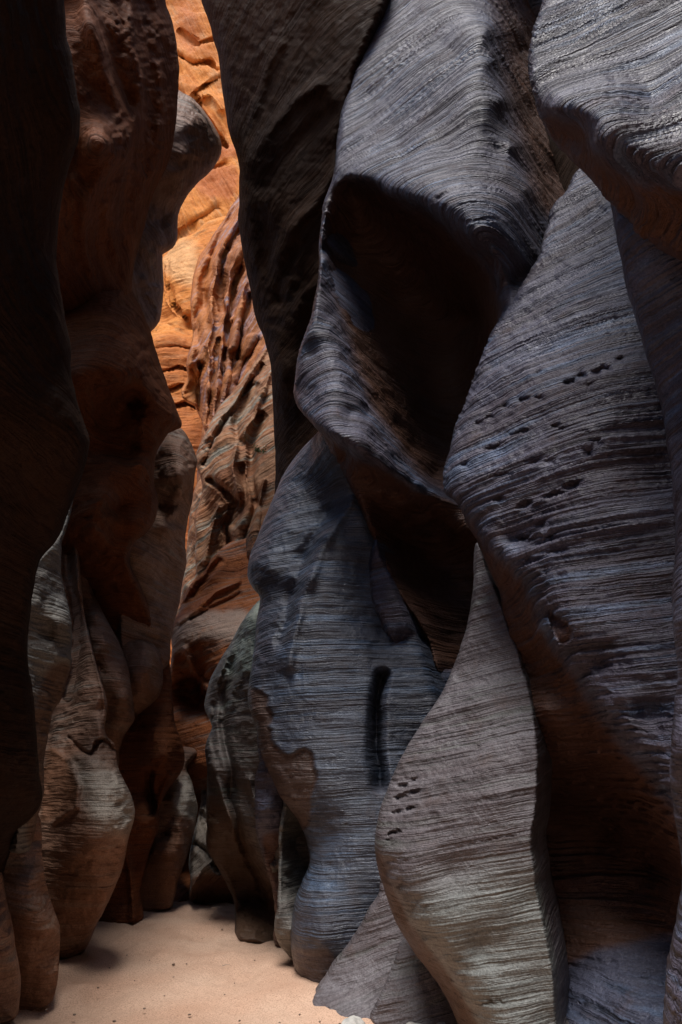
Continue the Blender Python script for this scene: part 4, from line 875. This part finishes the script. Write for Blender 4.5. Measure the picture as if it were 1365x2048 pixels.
# ------------------------------------------------------------------ sandy floor
def sand_floor():
    def axis(lo, hi, far, st):
        a = list(np.arange(lo, hi, st))
        d = st
        x = hi
        while x < far:
            a.append(x); d *= 1.25; x += d
        a.append(far)
        d = st
        x = lo - st
        while x > -far:
            a.insert(0, x); d *= 1.25; x -= d
        a.insert(0, -far)
        return np.array(a)
    xs, ys = axis(-3.2, 1.6, 400, 0.022), axis(4.6, 12.5, 400, 0.026)
    X, Y = np.meshgrid(xs, ys)
    P = np.stack([X.ravel(), Y.ravel(), np.zeros(X.size)], -1)
    near = np.exp(-((P[:, 0] + 0.8) / 8) ** 2 - ((P[:, 1] - 8) / 10) ** 2)
    z = 0.05 * fbm(P * 0.5 + 3, 2)
    dent = fbm(P * np.array([3.6, 2.6, 1]) + 40, 3)
    foot = vnoise(P * np.array([2.1, 1.5, 1]) + 9) 
    z -= near * 0.11 * np.clip(foot - 0.62, 0, 0.3)
    z += near * (0.055 * np.clip(dent, -0.6, 0.25) + 0.010 * fbm(P * np.array([12, 8, 1]), 3))
    P[:, 2] = z - 0.03
    ny, nx = X.shape
    i = np.arange(ny * nx).reshape(ny, nx)
    q = np.stack([i[:-1, :-1], i[:-1, 1:], i[1:, 1:], i[1:, :-1]], -1).reshape(-1, 4)
    m = bpy.data.materials.new('sand')
    m.use_nodes = True
    T = m.node_tree
    N, L = T.nodes, T.links
    b = N['Principled BSDF']
    b.inputs['Roughness'].default_value = 0.95
    b.inputs['Specular IOR Level'].default_value = 0.1
    g = N.new('ShaderNodeNewGeometry')
    n1 = N.new('ShaderNodeTexNoise'); n1.inputs['Scale'].default_value = 1.2; n1.inputs['Detail'].default_value = 6
    n2 = N.new('ShaderNodeTexNoise'); n2.inputs['Scale'].default_value = 90; n2.inputs['Detail'].default_value = 4
    for n in (n1, n2): L.new(g.outputs['Position'], n.inputs['Vector'])
    r = N.new('ShaderNodeValToRGB')
    r.color_ramp.elements[0].position = 0.3; r.color_ramp.elements[0].color = (0.56, 0.35, 0.245, 1)
    r.color_ramp.elements[1].position = 0.7; r.color_ramp.elements[1].color = (0.64, 0.44, 0.325, 1)
    L.new(n1.outputs[0], r.inputs[0])
    r2 = N.new('ShaderNodeValToRGB')
    r2.color_ramp.elements[0].position = 0.30; r2.color_ramp.elements[0].color = (0.62, 0.6, 0.58, 1)
    r2.color_ramp.elements[1].position = 0.55; r2.color_ramp.elements[1].color = (1, 1, 1, 1)
    L.new(n2.outputs[0], r2.inputs[0])
    mx = N.new('ShaderNodeMix'); mx.data_type = 'RGBA'; mx.blend_type = 'MULTIPLY'; mx.inputs[0].default_value = 1
    L.new(r.outputs[0], mx.inputs[6]); L.new(r2.outputs[0], mx.inputs[7])
    L.new(mx.outputs[2], b.inputs['Base Color'])
    bp = N.new('ShaderNodeBump'); bp.inputs['Strength'].default_value = 0.6; bp.inputs['Distance'].default_value = 0.01
    L.new(n2.outputs[0], bp.inputs['Height']); L.new(bp.outputs[0], b.inputs['Normal'])
    o = mesh_obj('sand_ground', P, q, m)
    tag(o, 'pale pink sand covering the canyon floor', None, None, 'structure')
sand_floor()


# ------------------------------------------------------------------ small things on the sand
def stone_mat(name, a, b):
    m = bpy.data.materials.new(name)
    m.use_nodes = True
    T = m.node_tree
    bs = T.nodes['Principled BSDF']
    bs.inputs['Roughness'].default_value = 0.8
    tc = T.nodes.new('ShaderNodeTexCoord')
    n = T.nodes.new('ShaderNodeTexNoise'); n.inputs['Scale'].default_value = 22; n.inputs['Detail'].default_value = 5
    T.links.new(tc.outputs['Object'], n.inputs['Vector'])
    r = T.nodes.new('ShaderNodeValToRGB')
    r.color_ramp.elements[0].position = 0.35; r.color_ramp.elements[0].color = (*a, 1)
    r.color_ramp.elements[1].position = 0.65; r.color_ramp.elements[1].color = (*b, 1)
    T.links.new(n.outputs[0], r.inputs[0])
    T.links.new(r.outputs[0], bs.inputs['Base Color'])
    return m


def stone_mesh(size, seed, mat, name):
    """A waterworn lump: a unit sphere pushed in and out by noise, then flattened."""
    nu, nv = 20, 12
    V, Q = [], []
    for j in range(nv + 1):
        th = math.pi * j / nv
        for i in range(nu):
            ph = 2 * math.pi * i / nu
            V.append((math.sin(th) * math.cos(ph), math.sin(th) * math.sin(ph), math.cos(th)))
    for j in range(nv):
        for i in range(nu):
            Q.append((j * nu + i, (j + 1) * nu + i, (j + 1) * nu + (i + 1) % nu, j * nu + (i + 1) % nu))
    V = np.array(V)
    V = V * (1 + 0.28 * fbm(V * 1.3 + seed * 5, 3))[:, None] * np.array(size)
    return mesh_obj(name, V, Q, mat)


STONE_PALE = stone_mat('pale_stone', (0.34, 0.33, 0.31), (0.55, 0.53, 0.49))
STONE_DARK = stone_mat('dark_stone', (0.12, 0.085, 0.06), (0.22, 0.16, 0.12))


def on_floor(px, py):
    return unproject(np.array([float(px)]), np.array([float(py)]), np.array([floor_y(float(py))]))[0]


for px, py, size, sd_, lab in ((706, 2050, (0.085, 0.07, 0.05), 1, 'pale rounded stone half sunk in open sand, left of two flatter stones'),
                               (832, 2052, (0.13, 0.07, 0.028), 2, 'flat pale stone lying in the sand beneath the smooth rock wedge'),
                               (885, 2054, (0.05, 0.05, 0.035), 3, 'small pale stone at the foot of the tall rock fin')):
    st = stone_mesh(size, sd_, STONE_PALE, 'stone')
    p = on_floor(px, py)
    st.location = (p[0], p[1], -0.025 + size[2] * 0.45)
    st.rotation_euler = (0.1, 0.05, sd_ * 0.9)
    tag(st, lab, 'stone', 'pale stones at the bottom edge of the sand')

peb0 = None
spots = [(348, 1923, 1.3), (197, 1969, .9), (195, 1912, .6), (330, 1985, .6), (348, 1948, .6), (374, 1922, .6), (445, 1854, 1.0), (560, 1937, .9), (568, 1944, .7), (640, 1975, .8), (612, 1972, .7), (450, 1983, .8), (315, 1880, .6),
         (385, 1850, .6), (255, 1905, .7), (430, 1905, .6), (510, 1915, .6), (470, 1960, .6), (290, 2010, .9), (380, 2022, .8), (520, 2005, .7), (150, 2022, .9), (230, 2035, .9), (600, 2022, .8), (95, 2012, .8), (480, 2034, .8), (555, 1988, .6),
         (270, 1955, .6), (405, 1872, .5), (335, 1845, .5), (420, 1835, .5), (220, 1930, .6), (560, 2038, .7), (640, 2036, .9), (680, 2040, .8), (300, 1915, .5)]
for k, (px, py, s) in enumerate(spots):
    if peb0 is None:
        peb0 = stone_mesh((0.013, 0.010, 0.007), 8, STONE_DARK, 'pebble')
        o = peb0
    else:
        o = peb0.copy()
        COL.objects.link(o)
    p = on_floor(px, py)
    o.location = (p[0], p[1], -0.021)
    o.scale = (s * random.uniform(.8, 1.3), s * random.uniform(.8, 1.2), s)
    o.rotation_euler = (0, 0, random.uniform(0, 6.28))
    tag(o, 'tiny dark pebble lying on the open sand', 'pebble', 'tiny pebbles scattered over the sand')


def tube_mesh(name, pts, rad, mat, parent=None, n=6):
    pts = [Vector(p) for p in pts]
    V, Q = [], []
    for k, p in enumerate(pts):
        d = (pts[min(k + 1, len(pts) - 1)] - pts[max(k - 1, 0)]).normalized()
        a = d.cross(Vector((0.3, 1, 0.2))).normalized()
        b = d.cross(a)
        rr = rad * (1 - 0.6 * k / (len(pts) - 1))
        for i in range(n):
            t = 2 * math.pi * i / n
            V.append(p + (a * math.cos(t) + b * math.sin(t)) * rr)
    for k in range(len(pts) - 1):
        for i in range(n):
            Q.append((k * n + i, k * n + (i + 1) % n, (k + 1) * n + (i + 1) % n, (k + 1) * n + i))
    return mesh_obj(name, [tuple(v) for v in V], Q, mat, parent)


TWIG = stone_mat('dry_twig', (0.30, 0.25, 0.20), (0.42, 0.37, 0.31))
for px, py, pts, lab in ((175, 1911, [(0, 0, -.03), (0.004, 0, .03), (-0.002, 0.004, .075)], 'short dry stalk standing upright in the sand beside the pot-bellied rock'),
                         (452, 1926, [(-.03, 0, 0.0), (0, .008, .008), (.035, .02, .004)], 'short bent dry twig lying in the middle of the sand')):
    tw = tube_mesh('twig', pts, 0.0035, TWIG)
    p = on_floor(px, py)
    tw.location = (p[0], p[1], -0.022)
    tag(tw, lab, 'twig')

# the tuft of green growing on the striped slope
LEAF = stone_mat('leaf_green', (0.05, 0.09, 0.02), (0.12, 0.17, 0.05))
pl = bpy.data.objects.new('plant', None)
COL.objects.link(pl)
base = unproject(np.array([524.0]), np.array([907.0]), np.array([12.95]))[0]
pl.location = base
tag(pl, 'small green plant rooted on the striped rock slope beyond the gap', 'plant')
rg = np.random.RandomState(5)
V, Q = [], []
stems = []
for k in range(9):
    a = rg.uniform(0, 6.28); l = rg.uniform(0.08, 0.2)
    tip = np.array([math.cos(a) * l, math.sin(a) * l * 0.8 - 0.08, l * rg.uniform(0.3, 0.9)])
    stems.append([(0, 0, 0), tuple(tip * 0.5 + np.array([0, 0, .02])), tuple(tip)])
    for m in range(16):
        c = tip * rg.uniform(0.35, 1.1) + rg.normal(0, 0.018, 3)
        u = rg.normal(0, 1, 3); u /= np.linalg.norm(u)
        w = np.cross(u, rg.normal(0, 1, 3)); w /= np.linalg.norm(w)
        L_, W_ = rg.uniform(.018, .034), rg.uniform(.007, .012)
        n0 = len(V)
        V += [tuple(c - u * L_), tuple(c + w * W_), tuple(c + u * L_), tuple(c - w * W_)]
        Q.append((n0, n0 + 1, n0 + 2, n0 + 3))
mesh_obj('foliage', V, Q, LEAF, pl)
for st in stems[:5]:
    tube_mesh('stem', st, 0.004, TWIG, pl)
